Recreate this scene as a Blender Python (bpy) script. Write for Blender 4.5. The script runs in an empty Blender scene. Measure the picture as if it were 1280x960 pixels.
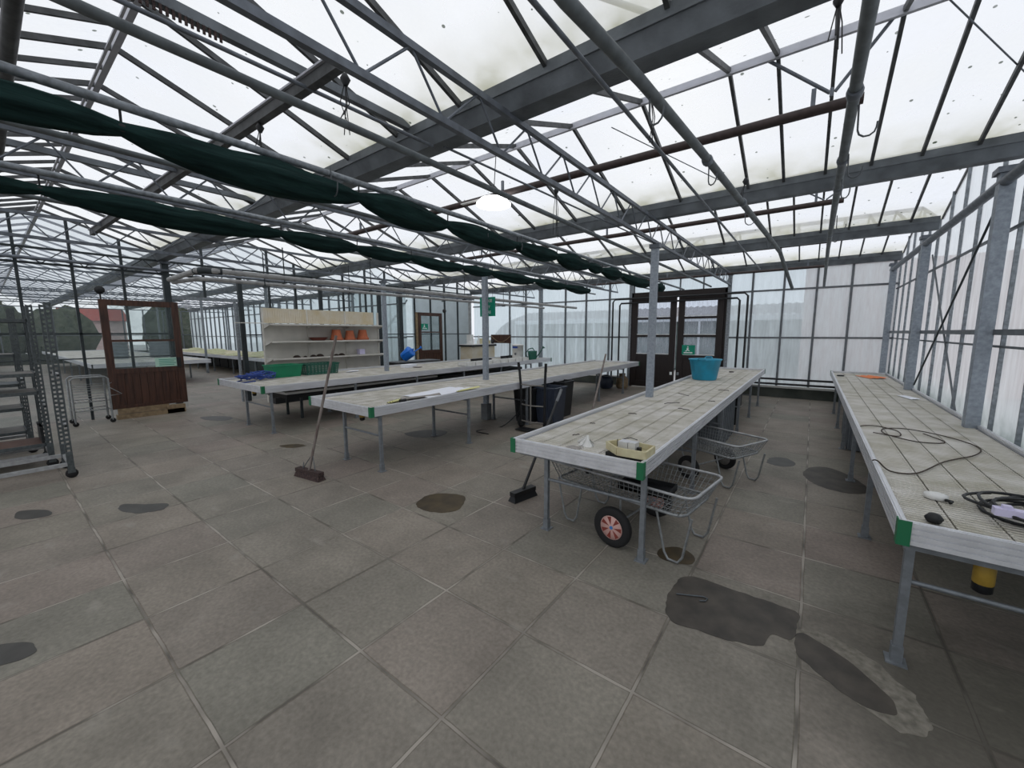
import bpy, math, random
from mathutils import Vector, Matrix, Euler, noise
random.seed(7)
PI = math.pi
C = bpy.context.scene.collection
S = bpy.context.scene
# ------------------------------------------------------------------ camera
H = 1.62
yaw, pit, rol = -0.645, -0.1278, -0.0038
f = Vector((math.sin(yaw)*math.cos(pit), math.cos(yaw)*math.cos(pit), math.sin(pit)))
rt = Vector((math.cos(yaw), -math.sin(yaw), 0)); up = rt.cross(f)
r2 = math.cos(rol)*rt + math.sin(rol)*up; u2 = -math.sin(rol)*rt + math.cos(rol)*up
cd = bpy.data.cameras.new('camera'); cam = bpy.data.objects.new('camera', cd); C.objects.link(cam)
cam.matrix_world = Matrix(((r2.x, u2.x, -f.x, 0), (r2.y, u2.y, -f.y, 0), (r2.z, u2.z, -f.z, H), (0, 0, 0, 1)))
cd.sensor_width = 36; cd.lens = 36*496.4/1280; cd.clip_start = .02; cd.clip_end = 400
S.camera = cam
# ------------------------------------------------------------------ light
SKY = 0.70
S.view_settings.view_transform = 'Standard'; S.view_settings.look = 'None'
S.view_settings.exposure = 0.56; S.view_settings.gamma = 1; S.view_settings.use_curve_mapping = False
w = bpy.data.worlds.new('overcast'); S.world = w; w.use_nodes = True
nt = w.node_tree; bg = nt.nodes['Background']
tc = nt.nodes.new('ShaderNodeTexCoord'); nz = nt.nodes.new('ShaderNodeTexNoise'); nz.inputs['Scale'].default_value = 2.2; nz.inputs['Detail'].default_value = 4
cr = nt.nodes.new('ShaderNodeValToRGB')
cr.color_ramp.elements[0].position = .3; cr.color_ramp.elements[0].color = (.82, .86, .95, 1)
cr.color_ramp.elements[1].position = .7; cr.color_ramp.elements[1].color = (.97, .98, 1, 1)
nt.links.new(tc.outputs['Generated'], nz.inputs['Vector']); nt.links.new(nz.outputs['Fac'], cr.inputs['Fac']); nt.links.new(cr.outputs['Color'], bg.inputs['Color'])
bg.inputs['Strength'].default_value = SKY
sd = bpy.data.lights.new('soft_sun', 'SUN'); sd.energy = .35; sd.angle = math.radians(60); sun = bpy.data.objects.new('soft_sun', sd); C.objects.link(sun)
sun.rotation_euler = (math.radians(25), math.radians(18), 0)
try:
    S.cycles.transparent_max_bounces = 40; S.cycles.max_bounces = 8; S.cycles.diffuse_bounces = 4; S.cycles.use_denoising = True
    S.cycles.sample_clamp_indirect = 4
except Exception: pass

# ------------------------------------------------------------------ materials
M = {}
def nodes(m): return m.node_tree.nodes, m.node_tree.links
def mat(name, col, rough=.6, metal=0., var=0., vscale=8., col2=None, bump=0., bscale=60., spec=.4, stretch=None):
    m = bpy.data.materials.new(name); m.use_nodes = True; N, L = nodes(m); b = N['Principled BSDF']
    b.inputs['Base Color'].default_value = (*col, 1); b.inputs['Roughness'].default_value = rough; b.inputs['Metallic'].default_value = metal
    b.inputs['Specular IOR Level'].default_value = spec
    t = N.new('ShaderNodeTexCoord'); mp = N.new('ShaderNodeMapping'); L.new(t.outputs['Object'], mp.inputs['Vector'])
    if stretch: mp.inputs['Scale'].default_value = stretch
    n = N.new('ShaderNodeTexNoise'); n.inputs['Scale'].default_value = vscale; n.inputs['Detail'].default_value = 5; L.new(mp.outputs['Vector'], n.inputs['Vector'])
    r = N.new('ShaderNodeValToRGB'); r.color_ramp.elements[0].position = .32; r.color_ramp.elements[1].position = .68
    c2 = col2 or tuple(c*(1-var) for c in col); r.color_ramp.elements[0].color = (*c2, 1); r.color_ramp.elements[1].color = (*col, 1)
    L.new(n.outputs['Fac'], r.inputs['Fac'])
    if var > 0 or col2: L.new(r.outputs['Color'], b.inputs['Base Color'])
    if bump > 0:
        n2 = N.new('ShaderNodeTexNoise'); n2.inputs['Scale'].default_value = bscale; L.new(mp.outputs['Vector'], n2.inputs['Vector'])
        bp = N.new('ShaderNodeBump'); bp.inputs['Strength'].default_value = bump; bp.inputs['Distance'].default_value = .01
        L.new(n2.outputs['Fac'], bp.inputs['Height']); L.new(bp.outputs['Normal'], b.inputs['Normal'])
    M[name] = m; return m
mat('galv', (.30, .33, .36), .5, .35, .45, 30)
mat('galv_post', (.33, .37, .42), .55, .3, 0, 32, (.23, .26, .30))
mat('truss', (.17, .19, .22), .5, .35, .4, 12)
mat('gutter', (.17, .19, .21), .55, .3, .45, 5, bump=.2)
mat('pipe_brown', (.055, .038, .036), .6, .1, .4, 20)
mat('pipe_grey', (.145, .165, .175), .6, .15, .4, 14)
mat('pipe_lag', (.38, .38, .38), .7, .05, .35, 12)
mat('mullion', (.16, .175, .19), .55, .3, .3, 9)
mat('mullion_dark', (.035, .045, .05), .5, .2, .3, 9)
mat('bar', (.10, .105, .11), .6, .2, .5, 14)
mat('ridge', (.50, .51, .56), .5, .3, .2, 8)
mat('alu', (.72, .73, .76), .38, .35, .18, 14, bump=.05, stretch=(1, .15, 1))
mat('green_cap', (.012, .14, .06), .45)
mat('leg', (.22, .24, .26), .5, .35, .25, 26)
mat('black', (.012, .013, .015), .5, 0, .3, 10)
mat('rubber', (.013, .013, .014), .8, 0, 0)
mat('dark_gap', (.05, .05, .045), .9)
mat('netting', (.016, .040, .037), .9, 0, 0, 30, (.007, .017, .017), bump=.8, bscale=50, spec=.1, stretch=(1, .12, 1))
mat('wood_brown', (.080, .034, .021), .45, 0, 0, 8, (.030, .014, .010), bump=.1, stretch=(4, 4, .4))
mat('wood_dark', (.020, .013, .012), .5, 0, 0, 8, (.012, .008, .008), stretch=(4, 4, .4))
mat('wood_pale', (.30, .22, .13), .7, 0, 0, 14, (.17, .12, .07))
mat('wood_handle', (.23, .205, .185), .7, 0, 0, 20, (.12, .09, .08), stretch=(1, 1, .2))
mat('bristle', (.085, .055, .05), .95, 0, 0, 60, (.03, .02, .02), bump=1, bscale=150)
mat('shelf_white', (.62, .60, .55), .5, 0, .12, 5)
mat('shelf_beige', (.55, .46, .30), .6, 0, 0, 3, (.62, .58, .50))
mat('terracotta', (.45, .13, .06), .8, 0, .25, 14)
mat('terracotta_dark', (.17, .05, .035), .8, 0, .2, 14)
mat('soil', (.03, .02, .015), .95, 0, 0)
mat('green_plastic', (.01, .23, .11), .4, 0, .2, 5)
mat('green_dark', (.015, .11, .075), .45, 0, .3, 8)
mat('rope_blue', (.035, .08, .34), .7, 0, .4, 30)
mat('blue_plastic', (.02, .33, .52), .4, 0, 0, 6, (.03, .24, .36))
mat('blue_can', (.01, .16, .62), .35)
mat('white_plastic', (.72, .72, .70), .45, 0, .1, 9)
mat('paper', (.78, .80, .86), .8)
mat('grey_sheet', (.33, .31, .29), .8, 0, .2, 9)
mat('cream', (.60, .56, .36), .6, 0, 0, 12, (.48, .41, .25))
mat('yellow', (.42, .27, .04), .5, 0, .3, 20)
mat('yellow_pale', (.70, .68, .32), .7)
mat('orange', (.75, .22, .08), .7)
mat('navy', (.035, .045, .07), .4, 0, .25, 8)
mat('pink_hub', (.62, .38, .34), .5, 0, .15, 8)
mat('red_slot', (.22, .04, .03), .6)
mat('hub_blue', (.05, .2, .5), .4)
mat('sign_green', (.0, .24, .15), .5)
mat('sign_pale', (.42, .62, .52), .6)
mat('sign_white', (.8, .85, .85), .5)
mat('purple', (.62, .58, .78), .5)
mat('concrete', (.075, .082, .072), .9, 0, 0, 3, (.035, .042, .036), bump=.3)
mat('ply', (.17, .105, .085), .7, 0, .25, 6)
mat('ply_grey', (.20, .19, .175), .7, 0, .3, 6)
mat('trolley', (.10, .115, .12), .5, .4, .4, 30)
mat('trolley_rail', (.42, .43, .44), .5, .4, .3, 20)
mat('wire', (.30, .315, .32), .45, .4, .3, 30)
mat('bin_ribbed', (.16, .18, .20), .45, .3, .3, 9)
mat('moss', (.34, .35, .18), .9, 0, 0, 30, (.55, .53, .36), bump=1)
mat('hook', (.10, .11, .12), .5, .4)
mat('tub_light', (.34, .37, .40), .6, 0, .2, 8)
mat('tub_grey', (.16, .17, .18), .6, 0, .3, 10)
mat('leaf', (.022, .035, .018), .95, 0, 0, 4, (.075, .08, .055), bump=1, bscale=8)
mat('bark', (.06, .045, .035), .9, 0, .3, 10)
mat('roof_red', (.28, .06, .05), .8, 0, .2, 4)
mat('brick_pink', (.62, .47, .45), .9, 0, .2, 3)
mat('roof_grey', (.28, .27, .28), .8, 0, .25, 4)
mat('asphalt', (.42, .42, .42), .9, 0, .2, 1)
mat('poly_white', (.66, .70, .74), .6, 0, .1, 2)
mat('far_green', (.15, .20, .19), .6, 0, .5, 3)

def glass(name, t, tcol, dcol, dirt=None, noise_scale=3., stretch=(1, 1, 1), amount=.2, spots=False, gloss=.06, grad=None, stripes=0):
    """thin pane: transparent + translucent film; dirt = extra film driven by noise (and height band grad=(axis,z_full,z_none))"""
    m = bpy.data.materials.new(name); m.use_nodes = True; N, L = nodes(m); N.remove(N['Principled BSDF']); out = N['Material Output']
    tr = N.new('ShaderNodeBsdfTransparent'); tr.inputs['Color'].default_value = (*tcol, 1)
    tl = N.new('ShaderNodeBsdfTranslucent'); df = N.new('ShaderNodeBsdfDiffuse'); film = N.new('ShaderNodeMixShader'); film.inputs[0].default_value = .12
    L.new(tl.outputs[0], film.inputs[1]); L.new(df.outputs[0], film.inputs[2])
    tc = N.new('ShaderNodeTexCoord'); mp = N.new('ShaderNodeMapping'); mp.inputs['Scale'].default_value = stretch; L.new(tc.outputs['Object'], mp.inputs['Vector'])
    n = N.new('ShaderNodeTexNoise'); n.inputs['Scale'].default_value = noise_scale; n.inputs['Detail'].default_value = 6; n.inputs['Roughness'].default_value = .6
    L.new(mp.outputs['Vector'], n.inputs['Vector'])
    mr = N.new('ShaderNodeMapRange'); mr.inputs['From Min'].default_value = .35; mr.inputs['From Max'].default_value = .7
    mr.inputs['To Min'].default_value = 0; mr.inputs['To Max'].default_value = amount; L.new(n.outputs['Fac'], mr.inputs['Value'])
    add = N.new('ShaderNodeMath'); add.operation = 'ADD'; add.use_clamp = True; add.inputs[0].default_value = 1-t; L.new(mr.outputs[0], add.inputs[1])
    fac = add.outputs[0]; cm = N.new('ShaderNodeMixRGB'); cm.inputs[1].default_value = (*dcol, 1); cm.inputs[2].default_value = (*(dirt or dcol), 1)
    cm.inputs[0].default_value = 0
    if grad:
        gp = N.new('ShaderNodeNewGeometry'); sp = N.new('ShaderNodeSeparateXYZ'); L.new(gp.outputs['Position'], sp.inputs[0])
        g = N.new('ShaderNodeMapRange'); g.inputs['From Min'].default_value = grad[1]; g.inputs['From Max'].default_value = grad[0]; L.new(sp.outputs['Z'], g.inputs['Value'])
        n3 = N.new('ShaderNodeTexNoise'); n3.inputs['Scale'].default_value = 5; n3.inputs['Detail'].default_value = 6; L.new(tc.outputs['Object'], n3.inputs['Vector'])
        mu = N.new('ShaderNodeMath'); mu.operation = 'MULTIPLY'; L.new(g.outputs[0], mu.inputs[0]); L.new(n3.outputs['Fac'], mu.inputs[1])
        sc = N.new('ShaderNodeMath'); sc.operation = 'MULTIPLY'; sc.use_clamp = True; sc.inputs[1].default_value = grad[2]; L.new(mu.outputs[0], sc.inputs[0])
        a2 = N.new('ShaderNodeMath'); a2.operation = 'ADD'; a2.use_clamp = True; L.new(fac, a2.inputs[0]); L.new(sc.outputs[0], a2.inputs[1]); fac = a2.outputs[0]
        L.new(sc.outputs[0], cm.inputs[0])
    if spots:
        v = N.new('ShaderNodeTexVoronoi'); v.inputs['Scale'].default_value = 11; L.new(tc.outputs['Object'], v.inputs['Vector'])
        n5 = N.new('ShaderNodeTexWhiteNoise'); L.new(v.outputs['Position'], n5.inputs['Vector'])
        th = N.new('ShaderNodeMath'); th.operation = 'MULTIPLY'; th.inputs[1].default_value = .34; L.new(n5.outputs['Value'], th.inputs[0])
        th3 = N.new('ShaderNodeMath'); th3.operation = 'SUBTRACT'; th3.inputs[1].default_value = .17; L.new(th.outputs[0], th3.inputs[0])
        lt = N.new('ShaderNodeMath'); lt.operation = 'LESS_THAN'; L.new(v.outputs['Distance'], lt.inputs[0]); L.new(th3.outputs[0], lt.inputs[1])
        ms = N.new('ShaderNodeMath'); ms.operation = 'MULTIPLY'; ms.inputs[1].default_value = .55; L.new(lt.outputs[0], ms.inputs[0])
        a3 = N.new('ShaderNodeMath'); a3.operation = 'ADD'; a3.use_clamp = True; L.new(fac, a3.inputs[0]); L.new(ms.outputs[0], a3.inputs[1]); fac = a3.outputs[0]
        cs = N.new('ShaderNodeMixRGB'); cs.inputs[2].default_value = (.10, .12, .09, 1); L.new(lt.outputs[0], cs.inputs[0]); L.new(cm.outputs[0], cs.inputs[1]); cm = cs
    L.new(cm.outputs[0], tl.inputs['Color']); L.new(cm.outputs[0], df.inputs['Color'])
    mx = N.new('ShaderNodeMixShader'); L.new(fac, mx.inputs[0]); L.new(tr.outputs[0], mx.inputs[1]); L.new(film.outputs[0], mx.inputs[2])
    gl = N.new('ShaderNodeBsdfGlossy'); gl.inputs['Roughness'].default_value = .08
    m2 = N.new('ShaderNodeMixShader')
    fr = N.new('ShaderNodeLayerWeight'); fr.inputs['Blend'].default_value = .25; fm = N.new('ShaderNodeMath'); fm.operation = 'MULTIPLY'; fm.inputs[1].default_value = gloss*3
    L.new(fr.outputs['Fresnel'], fm.inputs[0]); L.new(fm.outputs[0], m2.inputs[0])
    L.new(mx.outputs[0], m2.inputs[1]); L.new(gl.outputs[0], m2.inputs[2]); L.new(m2.outputs[0], out.inputs['Surface'])
    M[name] = m; return m
glass('roof_glass', .84, (.97, .98, 1), (.93, .92, .86), (.27, .27, .13), 1.2, (1, 1, 1), .30, True, .0, (3.20, 3.46, 1.7))
glass('roof_glass_annex', .62, (.95, .97, 1), (.8, .82, .84), (.36, .36, .22), 2., (1, 1, 1), .2, False, .0, (3.22, 3.42, .6))
glass('wall_glass', .40, (.88, .96, 1), (.86, .97, 1.0), (.42, .40, .38), 3., (4, 4, .5), .22, False, .02, (.2, .9, .35))
glass('side_glass', .45, (.94, .98, 1), (.96, .99, 1.0), (.22, .28, .26), 2.5, (3, 3, .5), .3, False, .02, (.70, 1.0, 1.3))
glass('partition_glass', .94, (.90, .93, .93), (.35, .4, .4), (.3, .3, .25), 3., (1, 1, 1), .10, False, .05)
glass('door_glass', .84, (.93, .96, 1), (.62, .66, .70), (.3, .3, .28), 5., (6, 6, .5), .25, False, .03)
def emis(name, col, s):
    m = bpy.data.materials.new(name); m.use_nodes = True; b = m.node_tree.nodes['Principled BSDF']
    b.inputs['Base Color'].default_value = (*col, 1); b.inputs['Emission Color'].default_value = (*col, 1); b.inputs['Emission Strength'].default_value = s; M[name] = m
emis('lamp', (1, 1, 1), 2.2)

# floor: 0.602 m concrete slabs
def floor_mat():
    m = bpy.data.materials.new('slabs'); m.use_nodes = True; N, L = nodes(m); b = N['Principled BSDF']
    g = N.new('ShaderNodeNewGeometry'); sp = N.new('ShaderNodeSeparateXYZ')
    wob = N.new('ShaderNodeTexNoise'); wob.inputs['Scale'].default_value = 3.; wob.inputs['Detail'].default_value = 3; L.new(g.outputs['Position'], wob.inputs['Vector'])
    L.new(g.outputs['Position'], sp.inputs[0])
    def math_(op, a, bb, clamp=False):
        n = N.new('ShaderNodeMath'); n.operation = op; n.use_clamp = clamp
        for i, q in ((0, a), (1, bb)):
            if q is None: continue
            if isinstance(q, (int, float)): n.inputs[i].default_value = q
            else: L.new(q, n.inputs[i])
        return n.outputs[0]
    wv = math_('MULTIPLY', math_('SUBTRACT', wob.outputs['Fac'], .5), .016)
    P = .602
    xs = math_('DIVIDE', math_('ADD', math_('ADD', sp.outputs['X'], 1.742), wv), P)
    ys = math_('DIVIDE', math_('ADD', math_('SUBTRACT', sp.outputs['Y'], 1.008), wv), P)
    ex = math_('ABSOLUTE', math_('SUBTRACT', math_('FRACT', math_('ADD', xs, .5), None), .5), None)
    ey = math_('ABSOLUTE', math_('SUBTRACT', math_('FRACT', math_('ADD', ys, .5), None), .5), None)
    e = math_('MULTIPLY', math_('MINIMUM', ex, ey), P)
    cell = N.new('ShaderNodeCombineXYZ'); L.new(math_('FLOOR', xs, None), cell.inputs[0]); L.new(math_('FLOOR', ys, None), cell.inputs[1])
    wn = N.new('ShaderNodeTexWhiteNoise'); wn.noise_dimensions = '2D'; L.new(cell.outputs[0], wn.inputs['Vector'])
    r = N.new('ShaderNodeValToRGB'); cols = [(.198, .182, .150), (.228, .197, .165), (.190, .180, .150), (.220, .184, .158), (.208, .190, .159)]
    el = r.color_ramp.elements; el[0].position = 0; el[0].color = (*cols[0], 1); el[1].position = 1; el[1].color = (*cols[4], 1)
    for i in (1, 2, 3): q = el.new(i/4); q.color = (*cols[i], 1)
    L.new(wn.outputs['Value'], r.inputs['Fac'])
    n1 = N.new('ShaderNodeTexNoise'); n1.inputs['Scale'].default_value = 1.6; n1.inputs['Detail'].default_value = 8; n1.inputs['Roughness'].default_value = .65; L.new(g.outputs['Position'], n1.inputs['Vector'])
    mr = N.new('ShaderNodeMapRange'); mr.inputs['From Min'].default_value = .3; mr.inputs['From Max'].default_value = .7; mr.inputs['To Min'].default_value = .74; mr.inputs['To Max'].default_value = 1.22; L.new(n1.outputs['Fac'], mr.inputs['Value'])
    n2 = N.new('ShaderNodeTexNoise'); n2.inputs['Scale'].default_value = 45; n2.inputs['Detail'].default_value = 4; L.new(g.outputs['Position'], n2.inputs['Vector'])
    mr2 = N.new('ShaderNodeMapRange'); mr2.inputs['From Min'].default_value = .3; mr2.inputs['From Max'].default_value = .7; mr2.inputs['To Min'].default_value = .84; mr2.inputs['To Max'].default_value = 1.16; L.new(n2.outputs['Fac'], mr2.inputs['Value'])
    k = math_('MULTIPLY', mr.outputs[0], mr2.outputs[0])
    vm = N.new('ShaderNodeVectorMath'); vm.operation = 'SCALE'; L.new(r.outputs['Color'], vm.inputs[0]); L.new(k, vm.inputs['Scale'])
    # joints: pale mortar with a dark edge, patchy
    jn = N.new('ShaderNodeTexNoise'); jn.inputs['Scale'].default_value = 2.3; L.new(g.outputs['Position'], jn.inputs['Vector'])
    pale = math_('LESS_THAN', e, math_('MULTIPLY', jn.outputs['Fac'], .0115)); dark = math_('LESS_THAN', e, .011)
    jc = N.new('ShaderNodeValToRGB'); jc.color_ramp.elements[0].position = .40; jc.color_ramp.elements[0].color = (.095, .085, .072, 1); jc.color_ramp.elements[1].position = .60; jc.color_ramp.elements[1].color = (.33, .30, .26, 1); L.new(jn.outputs['Fac'], jc.inputs['Fac'])
    m0 = N.new('ShaderNodeMixRGB'); m0.blend_type = 'MULTIPLY'; m0.inputs[2].default_value = (.70, .68, .66, 1); L.new(dark, m0.inputs[0]); L.new(vm.outputs[0], m0.inputs[1])
    m1 = N.new('ShaderNodeMixRGB'); L.new(pale, m1.inputs[0]); L.new(m0.outputs[0], m1.inputs[1]); L.new(jc.outputs[0], m1.inputs[2])
    # damp stain by the right-hand bench, pale scuffs elsewhere
    sv = N.new('ShaderNodeVectorMath'); sv.operation = 'DISTANCE'; sv.inputs[1].default_value = (.62, 2.35, 0); L.new(g.outputs['Position'], sv.inputs[0])
    d = math_('ADD', sv.outputs['Value'], math_('MULTIPLY', n1.outputs['Fac'], .9))
    dm = N.new('ShaderNodeMapRange'); dm.inputs['From Min'].default_value = .75; dm.inputs['From Max'].default_value = 1.25; dm.inputs['To Min'].default_value = .62; dm.inputs['To Max'].default_value = 0; L.new(d, dm.inputs['Value'])
    m3 = N.new('ShaderNodeMixRGB'); m3.blend_type = 'MIX'; m3.inputs[2].default_value = (.055, .052, .042, 1); L.new(dm.outputs[0], m3.inputs[0]); L.new(m1.outputs[0], m3.inputs[1])
    sc = N.new('ShaderNodeTexNoise'); sc.inputs['Scale'].default_value = 3.1; sc.inputs['Detail'].default_value = 7; mps = N.new('ShaderNodeMapping'); mps.inputs['Scale'].default_value = (1, 1.9, 1); mps.inputs['Location'].default_value = (9.3, 5.1, 0)
    L.new(g.outputs['Position'], mps.inputs['Vector']); L.new(mps.outputs[0], sc.inputs['Vector'])
    sm = N.new('ShaderNodeMapRange'); sm.inputs['From Min'].default_value = .62; sm.inputs['From Max'].default_value = .74; sm.inputs['To Min'].default_value = 0; sm.inputs['To Max'].default_value = .55; L.new(sc.outputs['Fac'], sm.inputs['Value'])
    m4 = N.new('ShaderNodeMixRGB'); m4.inputs[2].default_value = (.29, .27, .235, 1); L.new(sm.outputs[0], m4.inputs[0]); L.new(m3.outputs[0], m4.inputs[1])
    L.new(m4.outputs[0], b.inputs['Base Color'])
    b.inputs['Roughness'].default_value = .62; b.inputs['Specular IOR Level'].default_value = .3
    bp = N.new('ShaderNodeBump'); bp.inputs['Strength'].default_value = .35; bp.inputs['Distance'].default_value = .006
    hh = math_('ADD', math_('MULTIPLY', math_('GREATER_THAN', e, .006), .6), math_('MULTIPLY', n2.outputs['Fac'], .5)); L.new(hh, bp.inputs['Height']); L.new(bp.outputs['Normal'], b.inputs['Normal'])
    M['slabs'] = m
floor_mat()
def puddle_mat(name, c1, c2, rough):
    mat(name, c1, rough, 0, 0, 7, c2, spec=.25)
puddle_mat('wet_dark', (.085, .074, .062), (.042, .038, .034), .55)
puddle_mat('wet_brown', (.085, .062, .032), (.038, .030, .020), .5)
puddle_mat('wet_grey', (.075, .072, .066), (.05, .048, .045), .5)
mat('dried_rim', (.235, .215, .18), .9, 0, 0, 26, (.12, .11, .09))
def tray_mat():
    m = mat('tray', (.80, .77, .72), .65, 0, 0, 5, (.52, .49, .40)); N, L = nodes(m); b = N['Principled BSDF']
    g = N.new('ShaderNodeNewGeometry'); sp = N.new('ShaderNodeSeparateXYZ'); L.new(g.outputs['Position'], sp.inputs[0])
    s = N.new('ShaderNodeMath'); s.operation = 'MULTIPLY'; s.inputs[1].default_value = 2*PI/.034; L.new(sp.outputs['Y'], s.inputs[0])
    q = N.new('ShaderNodeMath'); q.operation = 'SINE'; L.new(s.outputs[0], q.inputs[0])
    bp = N.new('ShaderNodeBump'); bp.inputs['Strength'].default_value = .9; bp.inputs['Distance'].default_value = .010; L.new(q.outputs[0], bp.inputs['Height']); L.new(bp.outputs[0], b.inputs['Normal'])
    gm = N.new('ShaderNodeMapRange'); gm.inputs['From Min'].default_value = -1; gm.inputs['From Max'].default_value = -.2; gm.inputs['To Min'].default_value = .38; gm.inputs['To Max'].default_value = 0; L.new(q.outputs[0], gm.inputs['Value'])
    gx = N.new('ShaderNodeMixRGB'); gx.inputs[2].default_value = (.20, .185, .145, 1); L.new(gm.outputs[0], gx.inputs[0]); src = b.inputs['Base Color'].links[0].from_socket; L.new(src, gx.inputs[1]); L.new(gx.outputs[0], b.inputs['Base Color'])   # groove shade put into the colour so the ribs show
tray_mat()

# ------------------------------------------------------------------ mesh helpers
WM = {}
class MB:
    def __init__(s): s.v = []; s.f = []; s.sm = []
    def add(s, vs, fs, smooth=False):
        o = len(s.v); s.v += [Vector(v) for v in vs]; s.f += [[i+o for i in q] for q in fs]; s.sm += [smooth]*len(fs); return s
    def box(s, x0, x1, y0, y1, z0, z1, m=None):
        vs = [Vector((x, y, z)) for z in (z0, z1) for y in (y0, y1) for x in (x0, x1)]
        if m: vs = [m @ v for v in vs]
        return s.add(vs, [(0, 2, 3, 1), (4, 5, 7, 6), (0, 1, 5, 4), (2, 6, 7, 3), (0, 4, 6, 2), (1, 3, 7, 5)])
    def bar(s, p, q, wd, ht, upv=(0, 0, 1)):
        p, q = Vector(p), Vector(q); d = (q-p).normalized(); u = Vector(upv)
        if abs(d.dot(u)) > .98: u = Vector((0, 1, 0))
        a = d.cross(u).normalized(); b = a.cross(d).normalized()
        vs = [c + a*wd/2*i + b*ht/2*j for c in (p, q) for j in (-1, 1) for i in (-1, 1)]
        return s.add(vs, [(0, 1, 3, 2), (4, 6, 7, 5), (0, 4, 5, 1), (2, 3, 7, 6), (0, 2, 6, 4), (1, 5, 7, 3)])
    def tube(s, pts, r, seg=8, close=False, cap=True):
        pts = [Vector(p) for p in pts]; n = len(pts); rs = r if isinstance(r, (list, tuple)) else [r]*n
        ring = []; prev = None
        for i, p in enumerate(pts):
            if close: d = pts[(i+1) % n]-pts[i-1]
            else: d = pts[min(i+1, n-1)]-pts[max(i-1, 0)]
            d.normalize()
            if prev is None:
                u = Vector((0, 0, 1)) if abs(d.z) < .9 else Vector((1, 0, 0)); a = d.cross(u).normalized()
            else:
                a = (prev - d*prev.dot(d)).normalized()
            prev = a; b = d.cross(a)
            ring.append([p + (a*math.cos(2*PI*k/seg)+b*math.sin(2*PI*k/seg))*rs[i] for k in range(seg)])
        vs = [v for q in ring for v in q]; fs = []
        for i in range(n if close else n-1):
            j = (i+1) % n
            for k in range(seg): fs.append((i*seg+k, i*seg+(k+1) % seg, j*seg+(k+1) % seg, j*seg+k))
        s.add(vs, fs, True)
        if cap and not close:
            s.add(ring[0], [list(range(seg))[::-1]]); s.add(ring[-1], [list(range(seg))])
        return s
    def lathe(s, c, prof, seg=20, axis='z', m=None, caps=True):
        c = Vector(c); vs = []
        for r, h in prof:
            for k in range(seg):
                a = 2*PI*k/seg; x, y = r*math.cos(a), r*math.sin(a)
                v = {'z': (x, y, h), 'y': (x, h, y), 'x': (h, x, y)}[axis]; vs.append(c+Vector(v))
        if m: vs = [m @ v for v in vs]
        fs = []
        for i in range(len(prof)-1):
            for k in range(seg): fs.append((i*seg+k, i*seg+(k+1) % seg, (i+1)*seg+(k+1) % seg, (i+1)*seg+k))
        s.add(vs, fs, True)
        if caps:
            s.add(vs[:seg], [list(range(seg))[::-1]]); s.add(vs[-seg:], [list(range(seg))])
        return s
    def prism(s, poly, z0, z1, m=None):
        n = len(poly); vs = [Vector((x, y, z)) for z in (z0, z1) for x, y in poly]
        if m: vs = [m @ v for v in vs]
        return s.add(vs, [list(range(n))[::-1], list(range(n, 2*n))] + [(i, (i+1) % n, n+(i+1) % n, n+i) for i in range(n)])
    def quad(s, a, b, c, d): return s.add([a, b, c, d], [(0, 1, 2, 3)])
    def build(s, name, m, parent=None, local=False, loc=None):
        me = bpy.data.meshes.new(name); vs = s.v
        pm = WM.get(parent.name, Matrix()) if parent else (Matrix.Translation(loc) if loc is not None else Matrix())
        if not local:
            inv = pm.inverted(); vs = [inv @ v for v in vs]
        me.from_pydata([tuple(v) for v in vs], [], s.f); me.materials.append(M[m] if isinstance(m, str) else m)
        me.polygons.foreach_set('use_smooth', s.sm); me.update()
        o = bpy.data.objects.new(name, me); C.objects.link(o)
        if parent: o.parent = parent
        elif loc is not None: o.location = loc
        WM[o.name] = pm; return o
def thing(name, label, cat, loc=(0, 0, 0), rotz=0, group=None):
    o = bpy.data.objects.new(name, None); C.objects.link(o); o.location = loc; o.rotation_euler = (0, 0, rotz); o.empty_display_size = .1
    WM[o.name] = Matrix.Translation(loc) @ Matrix.Rotation(rotz, 4, 'Z'); return tag(o, label, cat, group)
def tag(o, label, cat, group=None):
    o['label'] = label; o['category'] = cat
    if group: o['group'] = group
    return o
def struct(o, label=None):
    o['kind'] = 'structure'
    if label: o['label'] = label
    return o
def sroot(name, loc=(0, 0, 0)):
    o = bpy.data.objects.new(name, None); C.objects.link(o); o.location = loc; WM[o.name] = Matrix.Translation(loc); o['kind'] = 'structure'; return o
def cap(o, l): o['label'] = l; return o

# ================================================================== STRUCTURE
GY = [-.73, 2.42, 5.60, 8.72, 11.87]          # gutter lines
ZG, ZE, ZR = 3.12, 3.27, 3.82                 # gutter underside, eaves, ridge
XR, XP, XL = 1.40, -10.93, -34.0              # right wall, partition, far end of the annexe
YB = 11.90
GX = [1.28, -1.79, -4.84, -7.88]
struct(MB().box(-36, 1.6, -6, 12.1, -.1, 0).build('floor', 'slabs'))
fl2 = MB().box(-90, 60, -50, 90, -.25, -.12).build('floor', 'asphalt'); struct(fl2, 'paved yard around the glasshouse')
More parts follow.
